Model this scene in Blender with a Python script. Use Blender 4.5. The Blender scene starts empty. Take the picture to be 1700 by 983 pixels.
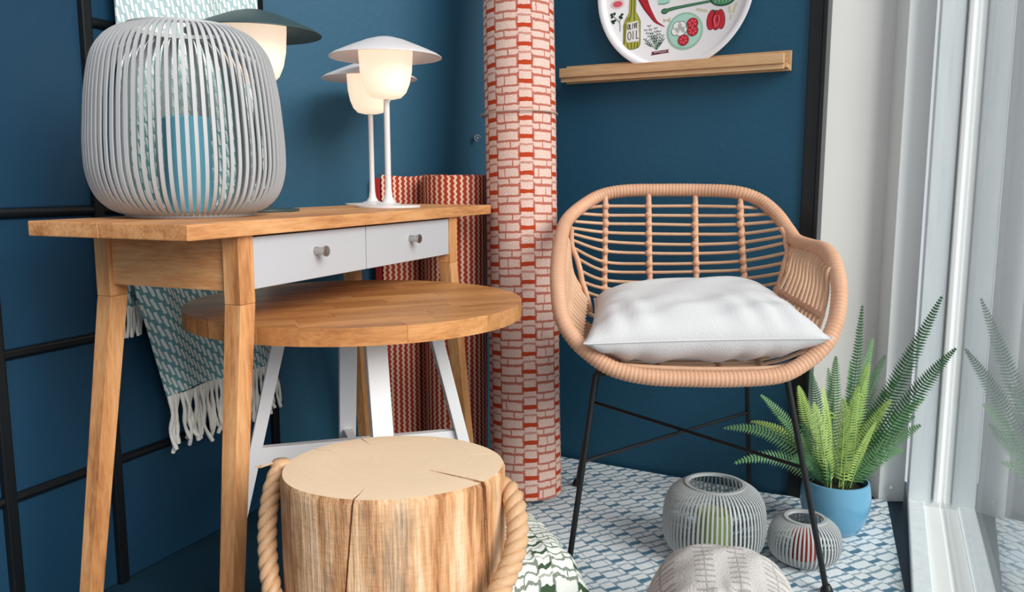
import bpy, bmesh, math, random
from mathutils import Vector, Matrix
random.seed(7)
R = math.radians
C = bpy.context.scene.collection
S = bpy.context.scene

# ---------------------------------------------------------------- camera, sky, sun, exposure
cd = bpy.data.cameras.new('camera'); cam = bpy.data.objects.new('camera', cd); C.objects.link(cam)
cam.location = (0, 0, .8); cam.rotation_euler = (R(90 - 7.957), 0, 0)
cd.sensor_width = 36; cd.lens = 1370 * 36 / 1700; cd.clip_start = .02
S.camera = cam
w = bpy.data.worlds.new('world'); S.world = w; w.use_nodes = True
bg = w.node_tree.nodes['Background']; bg.inputs[0].default_value = (.90, .95, 1.0, 1); bg.inputs[1].default_value = .56
sd = bpy.data.lights.new('overcast_sun', 'SUN'); so = bpy.data.objects.new('overcast_sun', sd); C.objects.link(so)
sd.energy = 2.9; sd.angle = R(38); sd.color = (1.0, .97, .93)
so.rotation_euler = Vector((.60, -.62, .48)).to_track_quat('Z', 'Y').to_euler(); so.location = (2, -2, 2.5)
S.view_settings.view_transform = 'Standard'; S.view_settings.look = 'None'
S.view_settings.gamma = 1; S.view_settings.use_curve_mapping = False
S.view_settings.exposure = .36

# ---------------------------------------------------------------- node helpers
def lin(r, g, b):
    f = lambda c: (c/255/12.92) if c/255 <= .04045 else ((c/255+.055)/1.055)**2.4
    return (f(r), f(g), f(b), 1)
class NT:
    def __init__(s, name, rough=.6, spec=.4):
        s.m = bpy.data.materials.new(name); s.m.use_nodes = True; s.t = s.m.node_tree; s.n = s.t.nodes
        s.b = s.n['Principled BSDF']; s.b.inputs['Roughness'].default_value = rough
        s.b.inputs['Specular IOR Level'].default_value = spec
    def new(s, typ, **k):
        x = s.n.new(typ)
        for a, v in k.items(): setattr(x, a, v)
        return x
    def put(s, sock, v):
        if isinstance(v, (int, float)): sock.default_value = v
        elif isinstance(v, tuple): sock.default_value = v
        else: s.t.links.new(v, sock)
    def M(s, op, a, b=0, c=None):
        x = s.new('ShaderNodeMath', operation=op); s.put(x.inputs[0], a); s.put(x.inputs[1], b)
        if c is not None: s.put(x.inputs[2], c)
        return x.outputs[0]
    def mix(s, f, a, b, blend='MIX'):
        x = s.new('ShaderNodeMix', data_type='RGBA', blend_type=blend)
        s.put(x.inputs[0], f); s.put(x.inputs[6], a); s.put(x.inputs[7], b); return x.outputs[2]
    def coord(s, k='Object'): return s.new('ShaderNodeTexCoord').outputs[k]
    def mapped(s, scale, k='Object', off=True):
        mp = s.new('ShaderNodeMapping'); s.put(mp.inputs[0], s.coord(k)); mp.inputs[3].default_value = scale
        if off:
            r = s.new('ShaderNodeObjectInfo').outputs['Random']
            x = s.new('ShaderNodeCombineXYZ')
            for i, q in enumerate((13.1, 7.7, 19.3)): s.put(x.inputs[i], s.M('MULTIPLY', r, q))
            s.put(mp.inputs[1], x.outputs[0])
        return mp.outputs[0]
    def noise(s, vec, scale, detail=3, rough=.55):
        x = s.new('ShaderNodeTexNoise'); s.put(x.inputs['Vector'], vec); x.inputs['Scale'].default_value = scale
        x.inputs['Detail'].default_value = detail; x.inputs['Roughness'].default_value = rough; return x.outputs[0]
    def ramp(s, f, stops):
        x = s.new('ShaderNodeValToRGB'); e = x.color_ramp.elements
        while len(e) < len(stops): e.new(.5)
        for q, (p, c) in zip(e, stops): q.position = p; q.color = c
        s.put(x.inputs[0], f); return x.outputs[0]
    def bump(s, h, st=.3, d=.01):
        x = s.new('ShaderNodeBump'); x.inputs['Strength'].default_value = st; x.inputs['Distance'].default_value = d
        s.put(x.inputs['Height'], h); s.put(s.b.inputs['Normal'], x.outputs[0])
    def col(s, v): s.put(s.b.inputs['Base Color'], v); return s
    def rnd(s): return s.new('ShaderNodeObjectInfo').outputs['Random']

def plain(name, c, rough=.5, metal=0, bump=0, bs=60, spec=.4, var=0):
    t = NT(name, rough, spec); t.b.inputs['Metallic'].default_value = metal
    v = t.noise(t.coord(), bs, 3)
    if var: t.col(t.mix(t.M('MULTIPLY', v, var), c, (c[0]*.45, c[1]*.45, c[2]*.45, 1)))
    else: t.col(c)
    if bump: t.bump(v, bump, .004)
    return t.m
def wood(name, c1, c2, c3, axis=0, rough=.45, stretch=9, sc=9, vary=0):
    t = NT(name, rough, .35); s = [1.0*stretch]*3; s[axis] = 1.0
    v = t.mapped(tuple(s))
    a = t.noise(v, sc/3, 4, .6); b = t.noise(v, sc*2.2, 5, .7)
    f = t.M('ADD', t.M('MULTIPLY', a, .65), t.M('MULTIPLY', b, .45))
    c = t.ramp(f, [(.36, c1), (.54, c2), (.74, c3)])
    if vary:
        c = t.mix(t.M('MULTIPLY', t.rnd(), vary), c, (c3[0]*.46, c3[1]*.36, c3[2]*.27, 1))
    t.col(c); t.bump(b, .12, .003); return t.m

# ---------------------------------------------------------------- mesh helpers
class B:
    def __init__(s): s.v = []; s.f = []; s.uv = []
    def add(s, vs, fs, uv=None):
        o = len(s.v); s.v += [tuple(v) for v in vs]; s.f += [tuple(i+o for i in f) for f in fs]
        s.uv += uv if uv else [(0, 0)]*len(vs); return s
    def box(s, x0, x1, y0, y1, z0, z1, M=None):
        vs = [Vector(p) for p in ((x0,y0,z0),(x1,y0,z0),(x1,y1,z0),(x0,y1,z0),(x0,y0,z1),(x1,y0,z1),(x1,y1,z1),(x0,y1,z1))]
        if M: vs = [M @ v for v in vs]
        return s.add(vs, [(0,3,2,1),(4,5,6,7),(0,1,5,4),(1,2,6,5),(2,3,7,6),(3,0,4,7)])
    def bar(s, a, b, wx, wy, ux=(1, 0, 0)):
        a, b = Vector(a), Vector(b); d = (b-a).normalized(); u = Vector(ux); u = (u - d*u.dot(d)).normalized(); n = d.cross(u)
        vs = [p + u*i*wx/2 + n*j*wy/2 for p in (a, b) for i, j in ((-1,-1),(1,-1),(1,1),(-1,1))]
        return s.add(vs, [(0,3,2,1),(4,5,6,7),(0,1,5,4),(1,2,6,5),(2,3,7,6),(3,0,4,7)])
    def hexa(s, bot, top):
        return s.add(list(bot)+list(top), [(0,3,2,1),(4,5,6,7),(0,1,5,4),(1,2,6,5),(2,3,7,6),(3,0,4,7)])
    def tube(s, pts, r, n=8, closed=False, cap=True):
        P = [Vector(p) for p in pts]; m = len(P); rs = r if isinstance(r, list) else [r]*m
        T = []
        for i in range(m):
            a = P[(i-1) % m] if closed or i else P[i]; b = P[(i+1) % m] if closed or i < m-1 else P[i]
            T.append((b-a).normalized())
        u = T[0].orthogonal().normalized(); vs = []; uv = []
        us = []
        for i in range(m):
            u = (u - T[i]*u.dot(T[i])).normalized(); us.append(u.copy())
        if closed:
            end = (us[-1] - T[0]*us[-1].dot(T[0])).normalized()
            ang = math.atan2(end.cross(us[0]).dot(T[0]), end.dot(us[0]))
        L = 0
        for i in range(m):
            q = us[i]
            if closed: q = Matrix.Rotation(ang*i/m, 3, T[i]) @ q
            k = T[i].cross(q)
            if i: L += (P[i]-P[i-1]).length
            for j in range(n):
                a = 2*math.pi*j/n; vs.append(P[i] + (q*math.cos(a)+k*math.sin(a))*rs[i]); uv.append((j/n, L))
        fs = []
        for i in range(m if closed else m-1):
            i2 = (i+1) % m
            for j in range(n): fs.append((i*n+j, i*n+(j+1) % n, i2*n+(j+1) % n, i2*n+j))
        if cap and not closed: fs += [tuple(range(n-1, -1, -1)), tuple((m-1)*n+j for j in range(n))]
        return s.add(vs, fs, uv)
    def lathe(s, prof, n=48, c=(0, 0, 0), closed=False):
        vs = []; m = len(prof)
        for r, z in prof:
            for j in range(n):
                a = 2*math.pi*j/n; vs.append((c[0]+r*math.cos(a), c[1]+r*math.sin(a), c[2]+z))
        fs = []
        for i in range(m if closed else m-1):
            i2 = (i+1) % m
            for j in range(n): fs.append((i*n+j, i*n+(j+1) % n, i2*n+(j+1) % n, i2*n+j))
        if not closed:
            if prof[0][0] > 1e-6: fs.append(tuple(range(n-1, -1, -1)))
            if prof[-1][0] > 1e-6: fs.append(tuple((m-1)*n+j for j in range(n)))
        return s.add(vs, fs)
    def prism(s, poly, z0, z1, f=None):
        n = len(poly); f = f or (lambda x, y, z: (x, y, z))
        vs = [f(x, y, z0) for x, y in poly] + [f(x, y, z1) for x, y in poly]
        return s.add(vs, [tuple(range(n-1, -1, -1)), tuple(range(n, 2*n))] + [(i, (i+1) % n, n+(i+1) % n, n+i) for i in range(n)])
    def grid(s, nu, nv, fn, uvf=None, closed_u=False):
        vs = []; uv = []
        for i in range(nu+1):
            for j in range(nv+1):
                vs.append(fn(i/nu, j/nv)); uv.append(uvf(i/nu, j/nv) if uvf else (i/nu, j/nv))
        k = nv+1
        return s.add(vs, [(i*k+j, (i+1)*k+j, (i+1)*k+j+1, i*k+j+1) for i in range(nu) for j in range(nv)], uv)
    def mesh(s, name, mat, smooth=None, bevel=0, merge=0):
        me = bpy.data.meshes.new(name); me.from_pydata(s.v, [], s.f)
        l = me.uv_layers.new(name='UVMap')
        vi = [0]*len(me.loops); me.loops.foreach_get('vertex_index', vi)
        l.data.foreach_set('uv', [c for i in vi for c in s.uv[i]])
        bm = bmesh.new(); bm.from_mesh(me)
        if merge: bmesh.ops.remove_doubles(bm, verts=bm.verts, dist=merge)
        bmesh.ops.recalc_face_normals(bm, faces=bm.faces)
        if bevel: bmesh.ops.bevel(bm, geom=list(bm.edges), offset=bevel, segments=2, affect='EDGES', profile=.6)
        bm.to_mesh(me); bm.free()
        if smooth: me.shade_smooth(); me.set_sharp_from_angle(angle=R(smooth))
        if mat: me.materials.append(mat)
        return me
    def obj(s, name, mat, parent=None, smooth=None, bevel=0, merge=0):
        return link(name, s.mesh(name, mat, smooth, bevel, merge), parent)
def link(name, data, parent=None):
    o = bpy.data.objects.new(name, data); C.objects.link(o)
    if parent: o.parent = parent
    return o
def thing(name, label, cat, loc=(0, 0, 0), rot=(0, 0, 0), group=None):
    o = link(name, None); o.location = loc; o.rotation_euler = rot; o.empty_display_size = .05
    return tag(o, label, cat, group)
def tag(o, label, cat, group=None):
    o['label'] = label; o['category'] = cat
    if group: o['group'] = group
    return o
def struct(o, label=None):
    o['kind'] = 'structure'
    if label: o['label'] = label
    return o
def catmull(P, k, closed=False):
    P = [Vector(p) for p in P]; m = len(P); out = []
    for i in range(m if closed else m-1):
        a, b, c, d = (P[(i+j) % m] if closed else P[max(0, min(m-1, i+j))] for j in (-1, 0, 1, 2))
        for q in range(k):
            t = q/k; out.append(.5*((2*b)+(c-a)*t+(2*a-5*b+4*c-d)*t*t+(3*b-a-3*c+d)*t**3))
    if not closed: out.append(P[-1])
    return out
def resample(P, step, closed=False):
    P = P + [P[0]] if closed else P
    L = [0]
    for a, b in zip(P, P[1:]): L.append(L[-1]+(b-a).length)
    n = max(2, round(L[-1]/step)); out = []; j = 0
    for i in range(n if closed else n+1):
        d = L[-1]*i/n
        while j < len(L)-2 and L[j+1] < d: j += 1
        out.append(P[j].lerp(P[j+1], (d-L[j])/max(1e-9, L[j+1]-L[j])))
    return out

# ---------------------------------------------------------------- materials
def teal(name, c, rough=.55):
    t = NT(name, rough, .3); n = t.noise(t.coord(), 55, 4); n2 = t.noise(t.coord(), 3, 3)
    t.col(t.mix(t.M('MULTIPLY', n2, .35), c, (c[0]*1.25, c[1]*1.2, c[2]*1.15, 1))); t.bump(n, .22, .004); return t.m
m_wall = teal('teal_wall_paint', lin(34, 82, 108)); m_panel = teal('teal_panel_paint', lin(23, 58, 82), .45)
m_floor = teal('dark_teal_floor_paint', lin(24, 52, 68), .5)
m_black = plain('black_paint', lin(16, 19, 22), .35); m_metal_black = plain('black_powder_coat', lin(20, 22, 24), .4)
def greywall():
    t = NT('grey_white_plaster', .8, .2); n = t.noise(t.coord(), 30, 4); n2 = t.noise(t.coord(), 2.2, 3)
    t.col(t.mix(n2, lin(212, 207, 203), lin(226, 223, 220))); t.bump(n, .1, .004); return t.m
m_grey = greywall()
def oldwhite():
    t = NT('weathered_white_paint', .5, .4); v = t.mapped((14, 14, 1), off=False); n = t.noise(v, 3, 5, .7)
    t.col(t.ramp(n, [(.26, lin(168, 178, 184)), (.36, lin(222, 229, 233)), (.7, lin(240, 242, 243))])); t.bump(n, .12, .003); return t.m
m_oldwhite = oldwhite(); m_frame = plain('white_frame_paint', lin(238, 238, 237), .45, bump=.05, bs=30)
def glass(name, f0=.05, f1=.93, tint=(.96, .985, .98, 1)):
    t = NT(name); lw = t.new('ShaderNodeLayerWeight'); lw.inputs[0].default_value = .5
    f = t.M('ADD', f0, t.M('MULTIPLY', f1, t.M('POWER', lw.outputs['Facing'], 5)))
    tr = t.new('ShaderNodeBsdfTransparent'); tr.inputs[0].default_value = tint
    gl = t.new('ShaderNodeBsdfGlossy'); gl.inputs['Roughness'].default_value = .01
    mx = t.new('ShaderNodeMixShader'); t.put(mx.inputs[0], f); t.put(mx.inputs[1], tr.outputs[0]); t.put(mx.inputs[2], gl.outputs[0])
    t.t.links.new(mx.outputs[0], t.n['Material Output'].inputs[0]); return t.m
m_glass = glass('window_glass', .06); m_lglass = glass('clear_glass', .015, .25, (.93, .96, .96, 1))
OAK = (lin(150, 92, 52), lin(204, 144, 92), lin(230, 178, 126))
m_oakx = wood('oak_along', *OAK, axis=0); m_oakz = wood('oak_upright', *OAK, axis=2); m_oaky = wood('oak_across', *OAK, axis=1)
m_stave = wood('oak_butcher_block', lin(150, 92, 50), lin(200, 138, 82), lin(222, 166, 110), axis=0, rough=.4, vary=.75)
m_shelf = wood('pale_oak', lin(186, 138, 96), lin(212, 168, 124), lin(226, 188, 146), axis=0)
m_drawer = plain('grey_satin_paint', lin(186, 187, 192), .4); m_steel = plain('brushed_steel', lin(190, 188, 184), .28, 1)
m_whitepaint = plain('white_leg_paint', lin(226, 224, 226), .4, bump=.03)
m_lampwhite = plain('white_lacquer', lin(226, 218, 218), .35); m_lampgreen = plain('dark_green_lacquer', lin(52, 70, 70), .45)
def glow():
    t = NT('lit_opal_glass', .3, .4); t.col(lin(250, 226, 205))
    t.b.inputs['Emission Color'].default_value = lin(255, 230, 202); t.b.inputs['Emission Strength'].default_value = .55; return t.m
m_glow = glow()
m_slat = plain('grey_lacquered_bamboo', lin(176, 176, 177), .42); m_slatd = plain('dark_grey_lacquered_bamboo', lin(178, 181, 182), .45)
def wax(n, c):
    t = NT(n, .5, .3); t.col(c); t.b.inputs['Subsurface Weight'].default_value = .25; t.b.inputs['Subsurface Radius'].default_value = (.01, .01, .01); return t.m
m_blue, m_green, m_red = wax('blue_wax', lin(112, 182, 206)), wax('sage_wax', lin(176, 184, 120)), wax('red_wax', lin(196, 62, 50))
m_wick = plain('wick', lin(236, 230, 220), .8)
def rattan(name, c, d, sc=1):
    t = NT(name, .5, .35); n = t.noise(t.coord(), 60*sc, 4); n2 = t.noise(t.coord(), 9, 3)
    t.col(t.mix(t.M('MULTIPLY', t.M('ADD', n, n2), .5), c, d)); t.bump(n, .2, .002); return t.m
m_rat = rattan('wrapped_rattan', lin(228, 182, 152), lin(196, 140, 106)); m_rod = rattan('rattan_rod', lin(230, 190, 158), lin(190, 142, 110))
def linen(name, c, d):
    t = NT(name, .9, .15); v = t.coord(); a = t.noise(v, 240, 2); b = t.noise(v, 7, 4)
    t.col(t.mix(b, c, d)); t.bump(t.M('ADD', t.M('MULTIPLY', a, .35), b), .35, .006); t.b.inputs['Sheen Weight'].default_value = .15; return t.m
m_linen = linen('white_linen', lin(220, 217, 218), lin(204, 201, 203))
def bricks(name, white, white2, line, block, P=.098, V=.043, wob=.0035, rough=.95, solid=.25):
    """woven blocks: broad columns of tall and short light blocks, narrow columns of squares, lines between"""
    t = NT(name, rough, .1); uv = t.new('ShaderNodeUVMap').outputs[0]
    nz = t.new('ShaderNodeTexNoise'); t.put(nz.inputs['Vector'], uv); nz.inputs['Scale'].default_value = 70; nz.inputs['Detail'].default_value = 2
    sp = t.new('ShaderNodeSeparateXYZ'); t.put(sp.inputs[0], uv); sn = t.new('ShaderNodeSeparateColor'); t.put(sn.inputs[0], nz.outputs[1])
    u = t.M('ADD', sp.outputs[0], t.M('MULTIPLY', t.M('SUBTRACT', sn.outputs[0], .5), wob))
    v = t.M('ADD', sp.outputs[1], t.M('MULTIPLY', t.M('SUBTRACT', sn.outputs[1], .5), wob))
    fu = t.M('FRACT', t.M('DIVIDE', u, P)); cu = t.M('FLOOR', t.M('DIVIDE', u, P)); fv = t.M('FRACT', t.M('DIVIDE', v, V)); cv = t.M('FLOOR', t.M('DIVIDE', v, V))
    wide = t.M('LESS_THAN', fu, .62)
    near = lambda x, c, w_: t.M('LESS_THAN', t.M('ABSOLUTE', t.M('SUBTRACT', x, c)), w_)
    OR = lambda a, b: t.M('MAXIMUM', a, b); AND = lambda a, b: t.M('MULTIPLY', a, b)
    # random split positions
    def rnd(k):
        wn = t.new('ShaderNodeTexWhiteNoise', noise_dimensions='3D'); x = t.new('ShaderNodeCombineXYZ')
        t.put(x.inputs[0], cu); t.put(x.inputs[1], cv); x.inputs[2].default_value = k; t.put(wn.inputs[0], x.outputs[0]); return wn.outputs[0]
    low = t.M('GREATER_THAN', fv, .62)
    split1 = AND(near(fu, t.M('ADD', .18, t.M('MULTIPLY', rnd(1.5), .26)), .017), low)
    split2 = AND(AND(near(fu, t.M('ADD', .12, t.M('MULTIPLY', rnd(4.5), .4)), .013), t.M('LESS_THAN', fv, .6)), t.M('GREATER_THAN', rnd(8.5), .6))
    hl = OR(OR(near(fv, .03, .09), near(fv, .64, .075)), OR(split1, split2))
    wl = AND(wide, hl)
    nl = AND(t.M('SUBTRACT', 1, wide), near(fv, .30, solid/2))
    nl2 = AND(t.M('SUBTRACT', 1, wide), OR(near(fv, .86, .06), near(fv, .56, .0)))
    vl = AND(OR(near(fu, 0, .028), OR(near(fu, .62, .03), near(fu, 1, .028))), t.M('LESS_THAN', fv, .78))
    ln = OR(OR(wl, vl), AND(nl2, .7))
    fib = t.noise(t.mapped((1, 9, 9), 'UV', False), 160, 3, .7)
    fib2 = t.noise(t.mapped((1, 1, 1), 'UV', False), 420, 2, .7)
    hz = t.new('ShaderNodeMapRange'); t.put(hz.inputs[0], t.M('MULTIPLY', t.M('ADD', fib, fib2), .5)); hz.inputs[1].default_value = .36; hz.inputs[2].default_value = .60
    wc = t.mix(hz.outputs[0], white2, white)
    sol = t.mix(t.M('MULTIPLY', fib2, .5), block, line)
    lc = t.mix(t.M('MULTIPLY', fib2, .4), line, wc)
    c = t.mix(ln, wc, lc); c = t.mix(nl, c, sol); t.col(c)
    h = t.M('ADD', t.M('MULTIPLY', OR(ln, nl), -.6), t.M('MULTIPLY', fib2, .5)); t.bump(h, .5, .004); return t.m
m_rug = bricks('blue_woven_rug', lin(250, 251, 252), lin(200, 212, 221), lin(98, 134, 156), lin(92, 130, 154), P=.080, V=.050, wob=.009, solid=.26)
m_roll = bricks('rust_woven_rug', lin(238, 216, 206), lin(204, 146, 128), lin(172, 68, 44), lin(188, 66, 36), P=.088, V=.0435, wob=.005, solid=.24)
m_gcush = bricks('green_woven_cover', lin(236, 236, 230), lin(214, 216, 208), lin(84, 98, 80), lin(60, 84, 60), P=.1, V=.028, wob=.012, solid=.26)
def zigzag():
    t = NT('zigzag_woven_rug', .95, .1); sp = t.new('ShaderNodeSeparateXYZ'); t.put(sp.inputs[0], t.new('ShaderNodeUVMap').outputs[0])
    tri = t.M('PINGPONG', t.M('DIVIDE', sp.outputs[1], .0066), 1)
    f = t.M('FRACT', t.M('ADD', t.M('DIVIDE', sp.outputs[0], .0155), t.M('MULTIPLY', tri, .27)))
    k = t.M('LESS_THAN', f, .40); n = t.noise(t.coord('UV'), 500, 2)
    red = t.mix(n, lin(150, 48, 36), lin(186, 76, 58)); cr = t.mix(n, lin(222, 178, 152), lin(240, 210, 188))
    t.col(t.mix(k, red, cr)); t.bump(t.M('ADD', t.M('MULTIPLY', k, .8), t.M('MULTIPLY', n, .5)), .6, .004); return t.m
m_zig = zigzag(); m_redbind = plain('red_binding', lin(158, 32, 36), .9, bump=.2, bs=200)
def throwmat():
    t = NT('teal_woven_wool', .95, .1); sp = t.new('ShaderNodeSeparateXYZ'); t.put(sp.inputs[0], t.new('ShaderNodeUVMap').outputs[0])
    n0 = t.noise(t.coord('UV'), 30, 3); n1 = t.noise(t.coord('UV'), 190, 2)
    u = t.M('DIVIDE', t.M('ADD', sp.outputs[0], t.M('MULTIPLY', n0, .008)), .0145); cu = t.M('FLOOR', u); fu = t.M('FRACT', u)
    v = t.M('ADD', t.M('DIVIDE', sp.outputs[1], .028), t.M('MULTIPLY', cu, .37)); fv = t.M('FRACT', v)
    cx = t.M('ADD', .22, t.M('MULTIPLY', t.M('SUBTRACT', 1, fv), .56))
    d = t.M('ABSOLUTE', t.M('SUBTRACT', fu, cx)); e = t.M('ABSOLUTE', t.M('SUBTRACT', fv, .5))
    k = t.M('MULTIPLY', t.M('LESS_THAN', d, t.M('ADD', .16, t.M('MULTIPLY', n1, .2))), t.M('LESS_THAN', e, .43)); n = t.noise(t.coord('UV'), 420, 3)
    up = t.M('MULTIPLY', t.M('GREATER_THAN', sp.outputs[1], .92), .62)
    te = t.mix(n, lin(92, 146, 152), lin(134, 184, 188)); te = t.mix(up, te, lin(200, 218, 219)); wh = t.mix(n, lin(228, 236, 234), lin(248, 250, 247))
    t.col(t.mix(k, te, wh)); t.bump(t.M('ADD', k, t.M('MULTIPLY', n, .6)), .6, .005); return t.m
m_throw = throwmat(); m_wool = plain('white_wool', lin(242, 240, 232), .95, bump=.4, bs=300)
def greycush():
    t = NT('grey_ribbed_weave', .95, .1); sp = t.new('ShaderNodeSeparateXYZ'); t.put(sp.inputs[0], t.new('ShaderNodeUVMap').outputs[0])
    nz = t.noise(t.coord('UV'), 45, 3); band = t.M('FRACT', t.M('DIVIDE', sp.outputs[0], .062)); isb = t.M('LESS_THAN', band, .55)
    r = t.M('FRACT', t.M('ADD', t.M('DIVIDE', sp.outputs[1], .0145), t.M('MULTIPLY', nz, .9))); ridge = t.M('MULTIPLY', isb, t.M('LESS_THAN', r, .3))
    n = t.noise(t.coord('UV'), 260, 3, .7); base = t.mix(n, lin(186, 178, 174), lin(228, 222, 218))
    edge = t.M('LESS_THAN', t.M('ABSOLUTE', t.M('SUBTRACT', band, .275)), .02)
    t.col(t.mix(t.M('MULTIPLY', t.M('MAXIMUM', ridge, edge), .55), base, lin(140, 132, 130))); t.bump(t.M('SUBTRACT', t.M('MULTIPLY', n, .7), ridge), .7, .006); return t.m
m_gray = greycush()
def stumpside():
    t = NT('peeled_log_side', .65, .25)
    mr = lambda x, lo, hi: (lambda n: (t.put(n.inputs[0], x), setattr(n.inputs[1], 'default_value', lo), setattr(n.inputs[2], 'default_value', hi), n.outputs[0])[-1])(t.new('ShaderNodeMapRange'))
    a = mr(t.noise(t.mapped((9, 9, .8), off=False), 3.0, 5, .7), .38, .62); fine = mr(t.noise(t.mapped((60, 60, 2.5), off=False), 3, 4, .7), .35, .65)
    pat = mr(t.noise(t.mapped((3.2, 3.2, 1.3), off=False), 3.3, 5, .65), .50, .63); pat2 = mr(t.noise(t.mapped((2.6, 2.6, 1.6), off=False), 4.7, 4, .6), .54, .66)
    adze = t.noise(t.mapped((2, 2, 9), off=False), 15, 3, .6)
    col = t.ramp(t.M('ADD', t.M('MULTIPLY', a, .7), t.M('MULTIPLY', fine, .3)), [(.05, lin(150, 98, 62)), (.35, lin(204, 150, 104)), (.6, lin(226, 180, 136)), (.95, lin(240, 210, 176))])
    col = t.mix(t.M('MULTIPLY', t.M('MULTIPLY', pat, fine), .85), col, lin(92, 76, 72)); col = t.mix(t.M('MULTIPLY', pat2, .7), col, lin(164, 86, 46))
    t.col(col); t.bump(t.M('ADD', fine, t.M('MULTIPLY', adze, .9)), .4, .005); return t.m
def stumptop():
    t = NT('sawn_log_end', .6, .25); v = t.coord(); nz = t.noise(v, 7, 3)
    sp = t.new('ShaderNodeSeparateXYZ'); t.put(sp.inputs[0], v)
    x = t.M('SUBTRACT', sp.outputs[0], .015); y = t.M('SUBTRACT', sp.outputs[1], .03)
    r = t.M('ADD', t.M('SQRT', t.M('ADD', t.M('MULTIPLY', x, x), t.M('MULTIPLY', y, y))), t.M('MULTIPLY', nz, .02))
    cx = t.new('ShaderNodeCombineXYZ'); t.put(cx.inputs[0], r); soft = t.noise(cx.outputs[0], 190, 3, .7); n2 = t.noise(v, 9, 4); n3 = t.noise(v, 160, 2)
    c = t.mix(t.M('MULTIPLY', t.M('MULTIPLY', soft, n2), 1.1), lin(250, 224, 190), lin(206, 156, 112)); c = t.mix(t.M('MULTIPLY', n2, .35), c, lin(250, 230, 202))
    t.col(c); t.bump(t.M('ADD', t.M('MULTIPLY', soft, .4), n3), .15, .002); return t.m
m_side, m_top = stumpside(), stumptop(); m_crack = plain('crack_wood', lin(120, 74, 44), .8, bump=.3, var=.4)
m_rope = rattan('hemp_rope', lin(222, 184, 144), lin(178, 134, 96), 4)
m_pot = plain('glazed_blue_ceramic', lin(104, 160, 192), .22, var=.12, bs=12, spec=.55); m_soil = plain('dark_soil', lin(44, 34, 28), .95, bump=.6, bs=90)
def leaf(n, c, d):
    t = NT(n, .5, .3); t.col(t.mix(t.noise(t.coord(), 40, 2), c, d)); t.b.inputs['Subsurface Weight'].default_value = .12; t.b.inputs['Subsurface Radius'].default_value = (.004, .008, .003); return t.m
m_leaf = [leaf('fern_dark', lin(44, 84, 56), lin(74, 116, 76)), leaf('fern_mid', lin(86, 132, 84), lin(122, 164, 112)), leaf('fern_light', lin(152, 186, 92), lin(186, 208, 124))]
m_string = plain('grey_string', lin(170, 150, 136), .9)
m_pave = plain('pale_pavement', lin(190, 194, 198), .9, bump=.2, bs=30)
m_tray = plain('white_melamine', lin(238, 234, 236), .35); m_trayedge = plain('tray_edge', lin(206, 200, 200), .4)

# ================================================================= THE SETTING
def seg(b, P0, P1, z0, z1, t0, t1, k0=0, k1=1):
    """box along the line P0-P1, between offsets t0..t1 along its left-hand normal; k in 0..1"""
    P0, P1 = Vector(P0), Vector(P1); d = P1-P0; n = Vector((-d.y, d.x)).normalized()
    a, c = P0+d*k0, P0+d*k1
    q = [a+n*t0, c+n*t0, c+n*t1, a+n*t1]
    return b.hexa([(p.x, p.y, z0) for p in q], [(p.x, p.y, z1) for p in q])
b = B(); b.prism([(-1.75, -.5), (-.10, -.5), (1.055, 1.94), (1.06, 2.6), (-1.75, 2.6)], -.1, 0)
struct(b.obj('floor', m_floor), 'dark teal painted display floor')
b = B(); b.box(-3, 9, -4, 9, -.2, -.12); struct(b.obj('floor_exterior', m_pave), 'pale pavement outside the window')
# left partition: line A + k*D
A = Vector((-.777, 1.584)); D = Vector((.404, .915)); Nl = Vector((.915, -.404))
def LP(k, o=0): return A + D*k + Nl*o
def lbox(b, k0, k1, z0, z1, o0, o1):
    q = [LP(k0, o0), LP(k1, o0), LP(k1, o1), LP(k0, o1)]
    return b.hexa([(p.x, p.y, z0) for p in q], [(p.x, p.y, z1) for p in q])
b = B(); lbox(b, -1.75, .47, 0, 2.2, -.05, -.012)
wl = struct(b.obj('wall_left', m_wall), 'blue panelled partition with black frame bars on the left')
posts = [-1.2, -.72, -.238, -.02, .45]; zs = [0, .251, .504, .745, 1.09, 1.45, 1.85, 2.2]
for k0, k1 in zip([-1.75]+posts, posts):
    zz = zs if k1 > .4 else [z for z in zs if z != 1.09]
    for z0, z1 in zip(zz, zz[1:]):
        b = B(); lbox(b, k0+.008, k1-.008, z0+(.008 if z0 else .001), z1-.008, -.0118, 0); b.obj('panel', m_panel, wl, bevel=.003)
for k in posts:
    b = B(); lbox(b, k-.0105, k+.0105, .001, 2.2, -.0115, .012); b.obj('frame_post', m_black, wl, bevel=.003)
for z in zs[1:-1]:
    b = B(); p, q = LP(-1.74 if z != 1.09 else -.0095), LP(.437); b.tube([(p.x, p.y, z), (q.x, q.y, z)], .0095, 10); b.obj('frame_bar', m_black, wl, smooth=40)
# back-left wall, right blue wall, grey wall
C1 = (-.60, 1.995); C2 = (.0, 2.402); E1 = (.735, 1.995)
b = B(); seg(b, C1, C2, 0, 2.2, 0, .06); struct(b.obj('wall_back_left', m_wall), 'teal wall behind the lamps')
b = B(); seg(b, C2, E1, 0, 2.2, 0, .045); struct(b.obj('wall_back_right', m_wall), 'teal wall behind the rattan chair')
b = B(); seg(b, C2, E1, .001, 2.2, -.008, .047, .955, .992); seg(b, C2, E1, .001, 2.2, -.016, .049, .992, 1.004)
struct(b.obj('trim_1', m_black, bevel=.002), 'black edge trim at the end of the teal wall')
b = B(); b.box(.66, .925, 2.05, 2.12, 0, 2.2); struct(b.obj('wall_right', m_grey), 'grey white plaster wall beside the window')
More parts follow.
